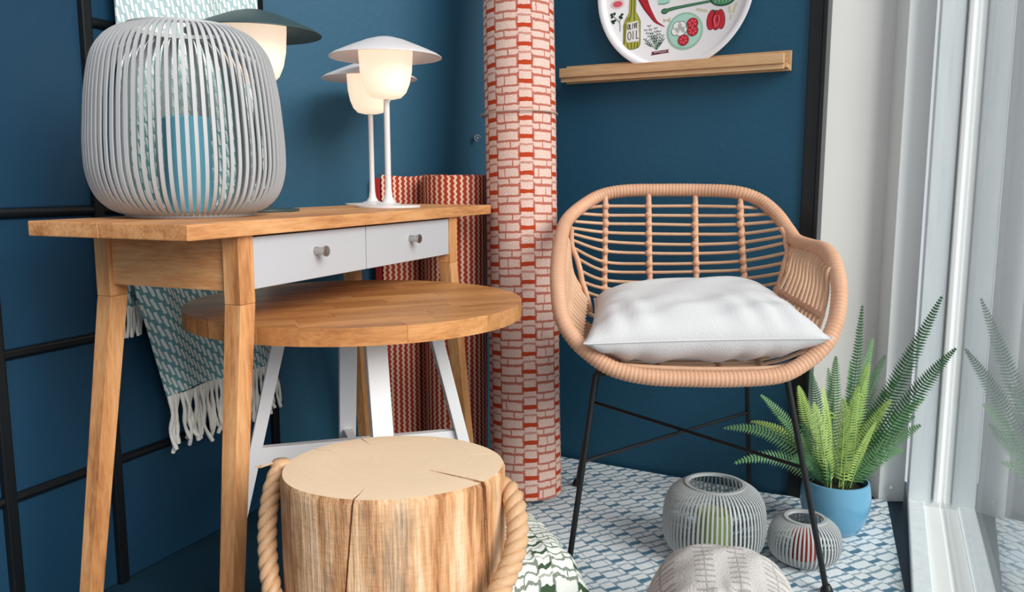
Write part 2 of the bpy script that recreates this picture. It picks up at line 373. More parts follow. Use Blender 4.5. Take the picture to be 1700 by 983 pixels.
# window: jamb, post, rail, bead, glass, running along Wd towards the camera
W0 = Vector((.966, 1.93)); Wd = Vector((.4147, .910)); Wn = Vector((.910, -.4147))
def wbox(b, s0, s1, n0, n1, z0, z1):
    q = [W0+Wd*s+Wn*n for s, n in ((s0, n0), (s1, n0), (s1, n1), (s0, n1))]
    return b.hexa([(p.x, p.y, z0) for p in q], [(p.x, p.y, z1) for p in q])
b = B(); b.box(.921, .985, 1.985, 2.12, 0, 2.2); struct(b.obj('trim_2', m_frame, bevel=.002), 'grey white jamb board between plaster wall and window')
wi = thing('window_1', '', '', (0, 0, 0)); del wi['category']; struct(wi, 'large shop window running along the right side')
b = B(); wbox(b, 0, .13, .002, .052, 0, 2.2); b.obj('window_post', m_oldwhite, wi, bevel=.002)
b = B(); wbox(b, .012, .13, .0521, .0738, 0, 2.2); wbox(b, -.006, .0118, .056, .068, .03, 2.2); b.obj('glazing_bead', m_frame, wi, bevel=.003)
b = B(); wbox(b, -1.4, -.0002, .002, .038, 0, .03); b.obj('bottom_rail', m_oldwhite, wi, bevel=.003)
b = B(); wbox(b, -1.4, -.0065, .0382, .0738, 0, .022); b.obj('bottom_bead', m_frame, wi, bevel=.003)
b = B(); wbox(b, -1.4, .0115, .0742, .0802, .002, 2.2); b.obj('pane', m_glass, wi)
b = B(); wbox(b, -1.4, .13, .0, .095, 2.201, 2.26); b.obj('head_rail', m_oldwhite, wi, bevel=.003)

# ================================================================= RUG ON THE FLOOR
def ruguv(x, y):
    a = R(-27); return ((x*math.cos(a)-y*math.sin(a)), (x*math.sin(a)+y*math.cos(a)))
b = B(); NU = 60
def rugpt(u, v):
    # back edge follows the wall foot, then the grey wall; front runs out towards the viewer
    bx = [(-.042, 2.362), (.10, 2.325), (.66, 2.017), (.735, 1.99), (.940, 1.980)]
    t = u*4; i = min(3, int(t)); p = Vector(bx[i]).lerp(Vector(bx[i+1]), t-i)
    fr = Vector((.04, 1.18)).lerp(Vector((.475, .74)), u)
    q = p.lerp(fr, v); return q
rim_ = []
for z in (.001, .0085):
    b.grid(NU, 50, lambda u, v: (*rugpt(u, v), z + (.0009*math.sin(u*31+v*9)*math.sin(v*23) if z > .005 else 0)), lambda u, v: ruguv(*rugpt(u, v)))
k = 51; n = (NU+1)*k
edge = [i*k for i in range(NU+1)] + [NU*k+j for j in range(1, k)] + [i*k+50 for i in range(NU-1, -1, -1)] + [j for j in range(49, 0, -1)]
b.f += [(edge[i], edge[(i+1) % len(edge)], edge[(i+1) % len(edge)]+n, edge[i]+n) for i in range(len(edge))]
tag(b.obj('rug', m_rug, smooth=40), 'blue and white woven rug with block pattern lying flat on the floor', 'rug')

# ================================================================= ROLLED RUGS
def spiral_sheet(b, centre, r0, r1, turns, a0, z0, z1, th, tail=None, nz=30, wob=0, wave=.0):
    """rolled sheet: spiral cross-section (inside to outside) with thickness th, then an optional tail path"""
    n = int(turns*44); pts = []
    for i in range(n+1):
        t = i/n; a = a0 - 2*math.pi*turns*(1-t); r = r0+(r1-r0)*t
        pts.append(Vector((centre[0]+r*math.cos(a), centre[1]+r*math.sin(a))))
    tails = []
    if tail: tails = [Vector(p) for p in tail]
    P = pts+tails; m = len(P); L = [0]
    for p, q in zip(P, P[1:]): L.append(L[-1]+(q-p).length)
    nor = []
    for i in range(m):
        d = (P[min(m-1, i+1)]-P[max(0, i-1)]).normalized(); nor.append(Vector((d.y, -d.x)))
    for side in (0, 1):
        def fn(u, v):
            i = round(u*(m-1)); zz = z0+(z1-z0)*v
            o = (th*(.5-side)) + wob*(math.sin(L[i]*21+v*6)+math.sin(v*23+L[i]*5))*.5
            q = P[i]+nor[i]*o
            zt = zz + (wave*math.sin(L[i]*2*math.pi/.0155) if v > .99 else 0)
            return (q.x, q.y, zt)
        b.grid(m-1, nz, fn, lambda u, v: (L[round(u*(m-1))], v*(z1-z0)))
    k = nz+1; n2 = m*k
    edge = [i*k for i in range(m)] + [(m-1)*k+j for j in range(1, k)] + [i*k+nz for i in range(m-2, -1, -1)] + [j for j in range(nz-1, 0, -1)]
    b.f += [(edge[i], edge[(i+1) % len(edge)], edge[(i+1) % len(edge)]+n2, edge[i]+n2) for i in range(len(edge))]
    return P
t = thing('rolled_rug', 'tall rust red and cream rolled rug standing upright in the corner', 'rug', (.033, 2.012, .0178), (R(-4.9), R(-.95), 0))
b = B(); spiral_sheet(b, (0, 0), .03, .0905, 4.3, R(75), 0, 1.75, .0085, nz=46, wob=.0012)
b.obj('rolled_sheet', m_roll, t, smooth=60)
zst = .947; P = [(.0955*math.cos(a), .0955*math.sin(a), zst + .004*math.sin(a)) for a in [2*math.pi*i/48 for i in range(48)]]
b = B(); b.tube(P, .0016, 6, closed=True); b.obj('string_tie', m_string, t, smooth=60)
t = thing('rolled_rug', 'shorter red and cream zigzag rolled rug with a loose flap behind the desk', 'rug', (-.152, 2.165, .001))
tail = [(-.02, -.085), (-.05, -.085), (-.08, -.078), (-.11, -.068), (-.14, -.06), (-.17, -.055), (-.195, -.052)]
tail = [(-.035, .083), (-.06, .066), (-.085, .043), (-.11, .02), (-.135, .002), (-.16, -.012), (-.185, -.024)]
b = B(); P = spiral_sheet(b, (0, 0), .03, .086, 4, R(100), 0, .812, .0085, tail=tail, nz=20, wave=.0025)
b.obj('rolled_sheet', m_zig, t, smooth=60)
b = B(); b.box(-.203, -.187, -.033, -.0185, .002, .806); b.obj('edge_binding', m_redbind, t, bevel=.003)

# ================================================================= CONSOLE DESK
desk = thing('console_desk', 'oak console desk with splayed legs and two grey drawers', 'desk', (-.430, 1.094, 0), (0, 0, R(67.676)))
LX, WY = .998, .300
b = B(); b.box(0, LX, 0, .160, .72, .742); b.obj('top_board', m_oakx, desk, bevel=.002)
b = B(); b.box(0, LX, .1605, WY, .72, .742); b.obj('top_board', m_oakx, desk, bevel=.002)
lx = (.108, .141); 
for x0, x1, sx in ((.108, .141, -1), (.794, .830, 1)):
    for y0, y1, sy in ((.010, .040, -1), (.266, .296, 1)):
        b = B(); ox, oy = sx*.088, sy*.018; tp = .004
        c0 = [(x0+ox+tp, y0+oy+tp, 0), (x1+ox-tp, y0+oy+tp, 0), (x1+ox-tp, y1+oy-tp, 0), (x0+ox+tp, y1+oy-tp, 0)]
        c1 = [(x0, y0, .618), (x1, y0, .618), (x1, y1, .618), (x0, y1, .618)]
        lg = b.hexa(c0, c1).obj('leg', m_oakz, desk, bevel=.0012)
        b = B(); b.box(x0, x1, y0, y1, .6183, .7198); b.obj('leg_block', m_oakz, lg, bevel=.0012)
b = B(); b.box(.114, .134, .0402, .2658, .637, .7198); b.obj('side_apron', m_oaky, desk, bevel=.001)
b = B(); b.box(.800, .820, .0402, .2658, .637, .7198); b.obj('side_apron', m_oaky, desk, bevel=.001)
b = B(); b.box(.1412, .7938, .272, .288, .637, .7198); b.obj('back_apron', m_oakx, desk, bevel=.001)
for x0, x1, kx in ((.1415, .4545, .30), (.4575, .7935, .62)):
    b = B(); b.box(x0, x1, .013, .030, .638, .7165)
    dr = b.obj('drawer', m_drawer, desk, bevel=.0015)
    b = B(); b.box(x0+.01, x1-.01, .030, .262, .642, .712); b.obj('drawer_box', m_oakx, dr)
    b = B(); zc = .684
    M = Matrix.Translation((kx, .013, zc)) @ Matrix.Rotation(R(90), 4, 'X')
    kb = B(); kb.lathe([(.0001, -.001), (.0075, -.001), (.0068, .004), (.0062, .009), (.0068, .015), (.0088, .0195), (.0092, .0215), (.0085, .0228), (.0001, .0222)], 28)
    b.add([M @ Vector(v) for v in kb.v], kb.f); b.obj('knob', m_steel, dr, smooth=40)

# ================================================================= ROUND TABLE
T = Vector((-.289, 1.529)); RT = .307
tab = thing('round_table', 'round oak butcher block table with white legs pushed under the desk', 'table', (T.x, T.y, 0), (0, 0, R(24)))
b = B(); b.lathe([(.0, .552), (RT-.006, .552), (RT-.003, .555), (RT-.003, .575), (.0, .575)], 96); core = b.obj('tabletop', m_stave, tab, smooth=30)
circ = [(RT*math.cos(2*math.pi*i/120), RT*math.sin(2*math.pi*i/120)) for i in range(120)]
def clip(poly, f):
    out = []
    for i in range(len(poly)):
        p, q = poly[i-1], poly[i]; a, c = f(p), f(q)
        if (a >= 0) != (c >= 0):
            s = a/(a-c); out.append((p[0]+(q[0]-p[0])*s, p[1]+(q[1]-p[1])*s))
        if c >= 0: out.append(q)
    return out
rr = random.Random(5); wd = .0415; y = -RT
while y < RT:
    x = -RT - rr.random()*.15
    while x < RT:
        l = .11+rr.random()*.12; g = .00025
        pl = circ
        for f in (lambda p: p[0]-(x+g), lambda p: (x+l-g)-p[0], lambda p: p[1]-(y+g), lambda p: (y+wd-g)-p[1]):
            pl = clip(pl, f)
            if len(pl) < 3: break
        if len(pl) >= 3:
            cx = sum(p[0] for p in pl)/len(pl); cy = sum(p[1] for p in pl)/len(pl); area = abs(sum(pl[i-1][0]*pl[i][1]-pl[i][0]*pl[i-1][1] for i in range(len(pl))))/2
            if area > 2e-5:
                b = B(); b.prism([(p[0]-cx, p[1]-cy) for p in pl], -.0142, .0142 + rr.uniform(-.0001, .0001)); o = b.obj('stave', m_stave, core, bevel=0); o.location = (cx, cy, .5655)
        x += l
    y += wd
for ang in (173, 352, 85, 268):
    a = R(ang); u = Vector((math.cos(a), math.sin(a), 0)); wv = Vector((-u.y, u.x, 0))
    def quad(r, z, hw, ht): return [u*(r-ht)+wv*(-hw)+Vector((0,0,z)), u*(r+ht)+wv*(-hw)+Vector((0,0,z)), u*(r+ht)+wv*hw+Vector((0,0,z)), u*(r-ht)+wv*hw+Vector((0,0,z))]
    b = B(); b.hexa(quad(.268, 0, .0165, .010), quad(.135, .5515, .0185, .012)); b.obj('leg', m_whitepaint, tab, bevel=.0015)
for ang in (173, 85):
    a = R(ang); u = Vector((math.cos(a), math.sin(a), 0)); z = .295 if ang == 173 else .257
    b = B(); b.bar(u*.196+Vector((0,0,z)), -u*.196+Vector((0,0,z)), .018, .034, (-u.y, u.x, 0)); b.obj('stretcher', m_whitepaint, tab, bevel=.001)
b = B(); b.bar((.15, .0, .5425), (-.15, 0, .5425), .04, .0185, (0, 1, 0)); b.bar((0, .15, .5425), (0, .0201, .5425), .04, .0185, (1, 0, 0)); b.bar((0, -.0201, .5425), (0, -.15, .5425), .04, .0185, (1, 0, 0)); b.obj('under_brace', m_whitepaint, tab)

# ================================================================= LANTERNS AND CANDLES
def lantern(label, loc, prof, n, sw, th, mat, ring_r, ring_z, base_r, glass_r, glass_h):
    t = thing('slatted_lantern', label, 'lantern', loc)
    b = B(); b.lathe([(.0, 0), (base_r, 0), (base_r+.003, .003), (base_r, .007), (.0, .007)], 64); b.obj('base', mat, t, smooth=40)
    b = B(); b.lathe([(ring_r-.004, -.003), (ring_r+.003, -.003), (ring_r+.003, .003), (ring_r-.004, .003)], 72, (0, 0, ring_z), closed=True); b.obj('top_ring', mat, t, smooth=40)
    P = catmull([(r, 0, z) for r, z in prof], 5); b = B(); vs = []
    for i, p in enumerate(P):
        d = (P[min(len(P)-1, i+1)]-P[max(0, i-1)]).normalized(); nn = Vector((d.z, 0, -d.x))
        for yy, oo in ((-sw/2, -th/2), (sw/2, -th/2), (sw/2, th/2), (-sw/2, th/2)): vs.append(p+Vector((0, yy, 0))+nn*oo)
    m = len(P); b.add(vs, [(i*4+j, i*4+(j+1) % 4, i*4+4+(j+1) % 4, i*4+4+j) for i in range(m-1) for j in range(4)]+[(3,2,1,0), (m*4-4, m*4-3, m*4-2, m*4-1)])
    me = b.mesh('slat', mat, smooth=35)
    for i in range(n):
        o = link('slat', me, t); o.rotation_euler.z = 2*math.pi*(i+.5)/n
    b = B(); b.lathe([(glass_r, .0085), (glass_r, glass_h), (glass_r-.002, glass_h), (glass_r-.002, .0085)], 56, closed=True); b.obj('glass_insert', m_lglass, t, smooth=40)
    return t
def candle(label, loc, r, h, mat, group=None):
    t = thing('pillar_candle', label, 'candle', loc)
    b = B(); b.lathe([(.0, 0), (r-.001, 0), (r, .002), (r, h-.003), (r-.003, h), (r*.4, h-.002), (.0, h-.003)], 40); b.obj('wax_body', mat, t, smooth=40)
    b = B(); b.tube([(0, 0, h-.003), (.001, 0, h+.006), (.004, 0, h+.011)], .0011, 6); b.obj('wick', m_wick, t, smooth=60)
def on_desk(a, s): return (-.430+.37984*a-.92505*s, 1.094+.92505*a+.37984*s)
x, y = on_desk(.207, .188)
lantern('large grey slatted lantern with a blue candle standing on the desk', (x, y, .7422), [(.092, .004), (.118, .014), (.139, .036), (.150, .070), (.1515, .11), (.149, .15), (.144, .2), (.134, .248), (.118, .275), (.099, .290), (.080, .2955)], 76, .0055, .0026, m_slat, .079, .2965, .096, .092, .235)
candle('blue pillar candle inside the large lantern on the desk', (x, y, .7497), .036, .152, m_blue)
lantern('medium grey slatted lantern with a green candle on the rug', (.430, 1.675, .0105), [(.064, .004), (.088, .013), (.102, .032), (.107, .062), (.106, .09), (.102, .115), (.092, .135), (.077, .147), (.067, .1515), (.061, .1525)], 70, .0041, .0024, m_slatd, .060, .1535, .066, .072, .118)
candle('sage green pillar candle inside the medium lantern on the rug', (.430, 1.675, .018), .036, .086, m_green)
lantern('small grey slatted lantern with a red candle beside the blue pot', (.612, 1.640, .0105), [(.042, .004), (.061, .011), (.071, .026), (.0735, .045), (.0715, .06), (.066, .074), (.056, .084), (.046, .0895), (.0400, .091)], 54, .0039, .0022, m_slatd, .0395, .092, .045, .050, .066)
candle('red pillar candle inside the small lantern beside the blue pot', (.612, 1.640, .018), .026, .058, m_red)

# ================================================================= TABLE LAMPS
def lamp(label, loc, mat, sc=1, rz=0):
    t = thing('table_lamp', label, 'lamp', loc, (0, 0, rz)); t.scale = (sc, sc, sc)
    b = B(); b.lathe([(0, 0), (.0715, 0), (.0722, .002), (.0715, .0045), (.03, .006), (.0155, .011), (.0095, .022), (.0075, .04), (.0068, .07), (.0066, .24), (0, .24)], 64); b.obj('stand', mat, t, smooth=35)
    b = B(); b.lathe([(0, .2395), (.018, .2395), (.033, .243), (.044, .254), (.052, .273), (.0575, .300), (.0595, .335), (.0598, .348), (.056, .348), (.0, .346)], 64); b.obj('glass_shade', m_glow, t, smooth=50)
    b = B(); b.lathe([(0, .3735), (.02, .3728), (.045, .366), (.085, .350), (.115, .337), (.124, .331), (.1245, .3295), (.122, .3292), (.08, .345), (.06, .3515), (.04, .3572), (.0, .36)], 72); b.obj('cap', mat, t, smooth=35)
    return t
x, y = on_desk(.735, .130); lamp('front white mushroom table lamp glowing warmly on the desk', (x, y, .7422), m_lampwhite, .968)
x, y = on_desk(.872, .256); lamp('rear white mushroom table lamp partly hidden behind the front white lamp', (x, y, .7422), m_lampwhite, .895)
x, y = on_desk(.435, .232); lamp('dark green mushroom table lamp glowing behind the large lantern', (x, y, .7422), m_lampgreen, .99)

# surveyed joints of chair, cushion and fern (metres)
RIM = [(0.4450, 2.0200, 0.7770), (0.5310, 1.9800, 0.7730), (0.5830, 1.9600, 0.7550), (0.6130, 1.9200, 0.7230), (0.6280, 1.8800, 0.6890), (0.6310, 1.8300, 0.6680), (0.6410, 1.7600, 0.6610), (0.6390, 1.6800, 0.6590), (0.6350, 1.6200, 0.6390), (0.6310, 1.5800, 0.6010), (0.6240, 1.5600, 0.5600), (0.6130, 1.5450, 0.5290), (0.5910, 1.5300, 0.4940), (0.5520, 1.5200, 0.4620), (0.5000, 1.5100, 0.4390), (0.4180, 1.5100, 0.4320), (0.3350, 1.5150, 0.4310), (0.2530, 1.5200, 0.4340), (0.1920, 1.5300, 0.4470), (0.1520, 1.5450, 0.4700), (0.1180, 1.5600, 0.5010), (0.0960, 1.5800, 0.5410), (0.0910, 1.6200, 0.5960), (0.0960, 1.7000, 0.6410), (0.1110, 1.8500, 0.6760), (0.1290, 1.9500, 0.7060), (0.1660, 2.0200, 0.7350), (0.2170, 2.0500, 0.7630), (0.2780, 2.0500, 0.7750), (0.3620, 2.0400, 0.7770)]
CANES = [[(0.2300, 2.0450, 0.7680), (0.2240, 1.9820, 0.5500), (0.2160, 1.9100, 0.4710), (0.2210, 1.8000, 0.4480), (0.2120, 1.6600, 0.4430), (0.2160, 1.5250, 0.4430)],
         [(0.3350, 2.0400, 0.7740), (0.3320, 1.9730, 0.5670), (0.3240, 1.9000, 0.4730), (0.3160, 1.8000, 0.4480), (0.2960, 1.6600, 0.4430), (0.2840, 1.5250, 0.4320)],
         [(0.4450, 2.0200, 0.7770), (0.4390, 1.9530, 0.5710), (0.4270, 1.8800, 0.4760), (0.4340, 1.8000, 0.4480), (0.4120, 1.6600, 0.4430), (0.4090, 1.5250, 0.4300)],
         [(0.5420, 1.9750, 0.7700), (0.5420, 1.9120, 0.5770), (0.5310, 1.8400, 0.4900), (0.5350, 1.8000, 0.4480), (0.5010, 1.6600, 0.4430), (0.4780, 1.5250, 0.4370)]]
ROWS = [[(0.1900, 2.0400, 0.7340), (0.2300, 2.0340, 0.7380), (0.3340, 2.0290, 0.7380), (0.4430, 2.0090, 0.7390), (0.5400, 1.9640, 0.7380), (0.5800, 1.9650, 0.7350)],
        [(0.1610, 2.0200, 0.7210), (0.2290, 2.0280, 0.7160), (0.3330, 2.0220, 0.7160), (0.4420, 2.0020, 0.7160), (0.5390, 1.9580, 0.7180), (0.6040, 1.9400, 0.7230)],
        [(0.1520, 2.0000, 0.7020), (0.2290, 2.0210, 0.6960), (0.3330, 2.0150, 0.6950), (0.4410, 1.9950, 0.6940), (0.5380, 1.9510, 0.6980), (0.6130, 1.9100, 0.7070)],
        [(0.1420, 1.9700, 0.6880), (0.2270, 2.0140, 0.6750), (0.3320, 2.0070, 0.6720), (0.4400, 1.9870, 0.6720), (0.5400, 1.9440, 0.6760), (0.6120, 1.8800, 0.6920)],
        [(0.1390, 1.9300, 0.6770), (0.2260, 2.0070, 0.6540), (0.3310, 2.0000, 0.6480), (0.4390, 1.9800, 0.6480), (0.5400, 1.9370, 0.6560), (0.6160, 1.8600, 0.6770)],
        [(0.1370, 1.9000, 0.6650), (0.2260, 2.0000, 0.6310), (0.3310, 1.9920, 0.6260), (0.4400, 1.9720, 0.6270), (0.5400, 1.9300, 0.6360), (0.6140, 1.8500, 0.6620)],
        [(0.1370, 1.8700, 0.6500), (0.2240, 1.9920, 0.6050), (0.3310, 1.9840, 0.6010), (0.4400, 1.9640, 0.6040), (0.5400, 1.9220, 0.6140), (0.6160, 1.8400, 0.6410)],
        [(0.1460, 1.8500, 0.6270), (0.2240, 1.9860, 0.5840), (0.3310, 1.9780, 0.5810), (0.4400, 1.9580, 0.5850), (0.5400, 1.9160, 0.5940), (0.6070, 1.8300, 0.6190)],
        [(0.1530, 1.8400, 0.6000), (0.2230, 1.9790, 0.5620), (0.3300, 1.9700, 0.5580), (0.4390, 1.9500, 0.5640), (0.5400, 1.9090, 0.5740), (0.6010, 1.8250, 0.5970)],
        [(0.1580, 1.8400, 0.5750), (0.2230, 1.9720, 0.5430), (0.3300, 1.9640, 0.5370), (0.4380, 1.9440, 0.5430), (0.5390, 1.9020, 0.5520), (0.5950, 1.8200, 0.5750)],
        [(0.1650, 1.8300, 0.5540), (0.2230, 1.9660, 0.5220), (0.3290, 1.9570, 0.5170), (0.4370, 1.9370, 0.5230), (0.5380, 1.8960, 0.5320), (0.5880, 1.8100, 0.5570)]]
ARMR = [[(0.6210, 1.8450, 0.6450), (0.6090, 1.8375, 0.6025), (0.5890, 1.8300, 0.5600), (0.5800, 1.8200, 0.5310)],
        [(0.6220, 1.8250, 0.6430), (0.6105, 1.8175, 0.6005), (0.5910, 1.8100, 0.5580), (0.5820, 1.8000, 0.5280)],
        [(0.6220, 1.8040, 0.6410), (0.6120, 1.7970, 0.5980), (0.5940, 1.7900, 0.5550), (0.5840, 1.7800, 0.5250)],
        [(0.6220, 1.7840, 0.6390), (0.6130, 1.7770, 0.5960), (0.5960, 1.7700, 0.5530), (0.5860, 1.7600, 0.5230)],
        [(0.6220, 1.7630, 0.6380), (0.6135, 1.7565, 0.5945), (0.5970, 1.7500, 0.5510), (0.5870, 1.7400, 0.5200)],
        [(0.6220, 1.7430, 0.6360), (0.6145, 1.7365, 0.5925), (0.5990, 1.7300, 0.5490), (0.5890, 1.7200, 0.5180)],
        [(0.6210, 1.7220, 0.6350), (0.6150, 1.7160, 0.5910), (0.6010, 1.7100, 0.5470), (0.5900, 1.7000, 0.5160)],
        [(0.6210, 1.7020, 0.6330), (0.6155, 1.6960, 0.5890), (0.6020, 1.6900, 0.5450), (0.5910, 1.6800, 0.5130)],
        [(0.6200, 1.6820, 0.6320), (0.6155, 1.6760, 0.5880), (0.6030, 1.6700, 0.5440), (0.5920, 1.6600, 0.5110)],
        [(0.6190, 1.6610, 0.6300), (0.6155, 1.6555, 0.5860), (0.6040, 1.6500, 0.5420), (0.5920, 1.6400, 0.5100)],
        [(0.6180, 1.6410, 0.6290), (0.6155, 1.6355, 0.5850), (0.6050, 1.6300, 0.5410), (0.5930, 1.6200, 0.5080)],
        [(0.6170, 1.6200, 0.6280), (0.6150, 1.6150, 0.5835), (0.6050, 1.6100, 0.5390), (0.5930, 1.6000, 0.5060)],
        [(0.6160, 1.6000, 0.6270), (0.6150, 1.5950, 0.5825), (0.6060, 1.5900, 0.5380), (0.5930, 1.5800, 0.5050)]]
ARML = [[(0.1250, 1.8600, 0.6660), (0.1350, 1.8450, 0.5925), (0.1690, 1.8300, 0.5390)],
        [(0.1240, 1.8410, 0.6550), (0.1330, 1.8265, 0.5845), (0.1660, 1.8120, 0.5340)],
        [(0.1220, 1.8230, 0.6450), (0.1310, 1.8085, 0.5770), (0.1640, 1.7940, 0.5290)],
        [(0.1200, 1.8040, 0.6350), (0.1285, 1.7900, 0.5695), (0.1610, 1.7760, 0.5240)],
        [(0.1180, 1.7860, 0.6260), (0.1265, 1.7725, 0.5630), (0.1590, 1.7590, 0.5200)],
        [(0.1170, 1.7670, 0.6160), (0.1250, 1.7540, 0.5555), (0.1570, 1.7410, 0.5150)],
        [(0.1150, 1.7490, 0.6070), (0.1225, 1.7360, 0.5490), (0.1540, 1.7230, 0.5110)],
        [(0.1130, 1.7300, 0.5980), (0.1205, 1.7175, 0.5425), (0.1520, 1.7050, 0.5070)],
        [(0.1120, 1.7110, 0.5890), (0.1190, 1.6990, 0.5360), (0.1500, 1.6870, 0.5030)],
        [(0.1100, 1.6930, 0.5810), (0.1165, 1.6810, 0.5300), (0.1470, 1.6690, 0.4990)],
        [(0.1080, 1.6740, 0.5720), (0.1145, 1.6625, 0.5235), (0.1450, 1.6510, 0.4950)],
        [(0.1060, 1.6560, 0.5640), (0.1125, 1.6450, 0.5175), (0.1430, 1.6340, 0.4910)],
        [(0.1050, 1.6370, 0.5560), (0.1110, 1.6265, 0.5120), (0.1410, 1.6160, 0.4880)],
        [(0.1030, 1.6190, 0.5490), (0.1085, 1.6085, 0.5070), (0.1380, 1.5980, 0.4850)],
        [(0.1010, 1.6000, 0.5410), (0.1065, 1.5900, 0.5010), (0.1360, 1.5800, 0.4810)]]
LEG_FL = [(0.1630, 1.5800, 0.4160), (0.1080, 1.5440, 0.0000)]
LEG_FR = [(0.5280, 1.5500, 0.4270), (0.6090, 1.5030, 0.0000)]
LEG_BL = [(0.2020, 1.9000, 0.3470), (0.1700, 2.0710, -0.0000)]
LEG_BR = [(0.5440, 1.8700, 0.3720), (0.6130, 2.0450, -0.0000)]
PILLOW = [(0.1320, 1.5000, 0.5000), (0.5940, 1.5000, 0.5100), (0.5670, 1.8700, 0.5520), (0.1890, 1.8800, 0.5310)]
TIPS = [(0.7730, 1.8000, 0.5300), (0.9480, 1.8000, 0.5500), (0.9440, 1.7200, 0.4490), (0.8710, 1.7000, 0.2860), (0.8700, 1.7600, 0.2090), (0.4950, 1.8800, 0.2220), (0.5020, 1.8000, 0.1640), (0.5740, 1.8600, 0.3100), (0.6110, 1.7200, 0.3670), (0.7790, 1.8600, 0.3910), (0.8410, 1.7800, 0.3210), (0.6870, 1.8600, 0.3670), (0.6090, 1.8400, 0.2650), (0.6810, 1.7200, 0.1990), (0.5710, 1.9200, 0.2270), (0.8770, 1.9000, 0.3940), (0.7210, 1.8000, 0.4150), (0.6290, 1.7400, 0.2810), (0.7840, 1.7200, 0.2870), (0.9270, 1.8400, 0.2650), (0.7490, 1.7400, 0.3620), (0.6380, 1.7000, 0.3350), (0.7440, 1.9000, 0.3650), (0.8040, 1.8200, 0.3970), (0.9350, 1.8200, 0.3130), (0.5930, 1.7000, 0.2000), (0.6780, 1.7600, 0.3560), (0.7010, 1.7000, 0.3450), (0.9030, 1.8600, 0.3600), (0.8280, 1.8600, 0.4450)]
# fern base [(0.7470, 1.8100, 0.1180)]
# ================================================================= LOG STUMP WITH ROPE HANDLES
st = thing('log_stump', 'sawn log stump seat with rope handles in the foreground', 'stool', (-.160, 1.076, 0))
HS, RS = .42, .1485
# cracks: angle at top, drift of angle per metre down, half width at rim, depth, length down
cracks = [(-33, 30, .0036, .085, .41), (-101, -42, .0016, .035, .41), (118, 10, .0010, .05, .05), (70, 5, .0009, .03, .05), (20, 5, .0008, .05, .04), (150, 4, .0010, .055, .06)]
def rad(a): return RS*(1+.010*math.sin(2*a+.6)+.008*math.sin(3*a+2)+.004*math.sin(7*a))
angs = sorted([2*math.pi*i/120 for i in range(120)])
for ca, dr, hw, dp, ln in cracks:
    a = R(ca) % (2*math.pi); e = hw/RS
    angs = [q for q in angs if abs((q-a+math.pi) % (2*math.pi)-math.pi) > e*2.4] + [a-e*2, a-e, a, a+e, a+e*2]
angs = sorted(q % (2*math.pi) for q in angs); na = len(angs)
levels = [1.0, .985, .96, .92, .87, .8, .7, .58, .45, .3, .15, 0]
def sp(a, f):
    z = HS*f; r = rad(a)*(1+.012*math.sin(a*5+f*3)*(1-f)); r = r - (.003 if f == 1 else 0)
    ang = a; cut = 0
    for ca, dr, hw, dp, ln in cracks:
        c0 = R(ca); dd = (a-c0+math.pi) % (2*math.pi)-math.pi
        down = HS-z
        if abs(dd) < 1e-6 and down < ln: cut = max(cut, dp*(1 if f > .9 else .45))
        ang += R(dr)*down*math.exp(-(dd/.35)**2)
    return Vector(((r-cut)*math.cos(ang), (r-cut)*math.sin(ang), z - .045*f*r*math.sin(ang)))
b = B(); vs = [sp(a, f) for f in levels for a in angs]
fs = [(i*na+j, i*na+(j+1) % na, (i+1)*na+(j+1) % na, (i+1)*na+j) for i in range(len(levels)-1) for j in range(na)]
b.add(vs, fs); b.add([sp(a, 0) for a in angs], [tuple(range(na))]); b.obj('trunk', m_side, st, smooth=38)
b = B(); tv = []
for q in (1, .86, .7, .5, .25):
    for a in angs:
        p = sp(a, 1); c = Vector((p.x, p.y)); rr0 = c.length; full = rad(a)-.003
        tgt = min(rr0, full*q); d = c.normalized()*tgt
        tv.append((d.x, d.y, HS - .045*d.y + (.0012 if q < 1 else 0)))
tv.append((0, 0, HS+.0012)); ci = len(tv)-1
b.add(tv, [(k*na+j, k*na+(j+1) % na, (k+1)*na+(j+1) % na, (k+1)*na+j) for k in range(4) for j in range(na)]+[(4*na+j, 4*na+(j+1) % na, ci) for j in range(na)])
b.obj('sawn_end', m_top, st, smooth=38)
# dark inner walls of the cracks
def rope(pts, r, name='rope_handle', lay=.048):
    P = resample(catmull(pts, 12), .004); root = None
    L = 0; fr = []; u = Vector((0, 1, .2))
    for i, p in enumerate(P):
        d = (P[min(len(P)-1, i+1)]-P[max(0, i-1)]).normalized(); u = (u-d*u.dot(d)).normalized(); k = d.cross(u); fr.append((p, u.copy(), k))
    for s in range(3):
        q = []
        for i, (p, u, k) in enumerate(fr):
            a = 2*math.pi*(s/3 + i*.004/lay); q.append(p+(u*math.cos(a)+k*math.sin(a))*r*.5)
        b = B(); b.tube(q, r*.56, 8)
        if root is None: root = b.obj(name, m_rope, st, smooth=60)
        else: b.obj('strand', m_rope, root, smooth=60)
    return root
lh = rope([(-.1545, .012, .415), (-.161, -.012, .395), (-.163, -.034, .36), (-.160, -.052, .325), (-.152, -.072, .29), (-.139, -.090, .25), (-.122, -.112, .205), (-.11, -.12, .17), (-.08, -.145, .145)], .0125)
b = B(); b.tube([(-.1545, .012, .414), (-.165, .0, .4205), (-.178, -.01, .4185), (-.184, -.012, .421)], .0012, 5); b.obj('loose_yarn', m_rope, lh, smooth=60)
b = B(); b.lathe([(0, -.007), (.011, -.006), (.0145, 0), (.011, .007), (0, .0085)], 16, (-.1555, .008, .4155)); b.obj('end_knot', m_rope, lh, smooth=60)
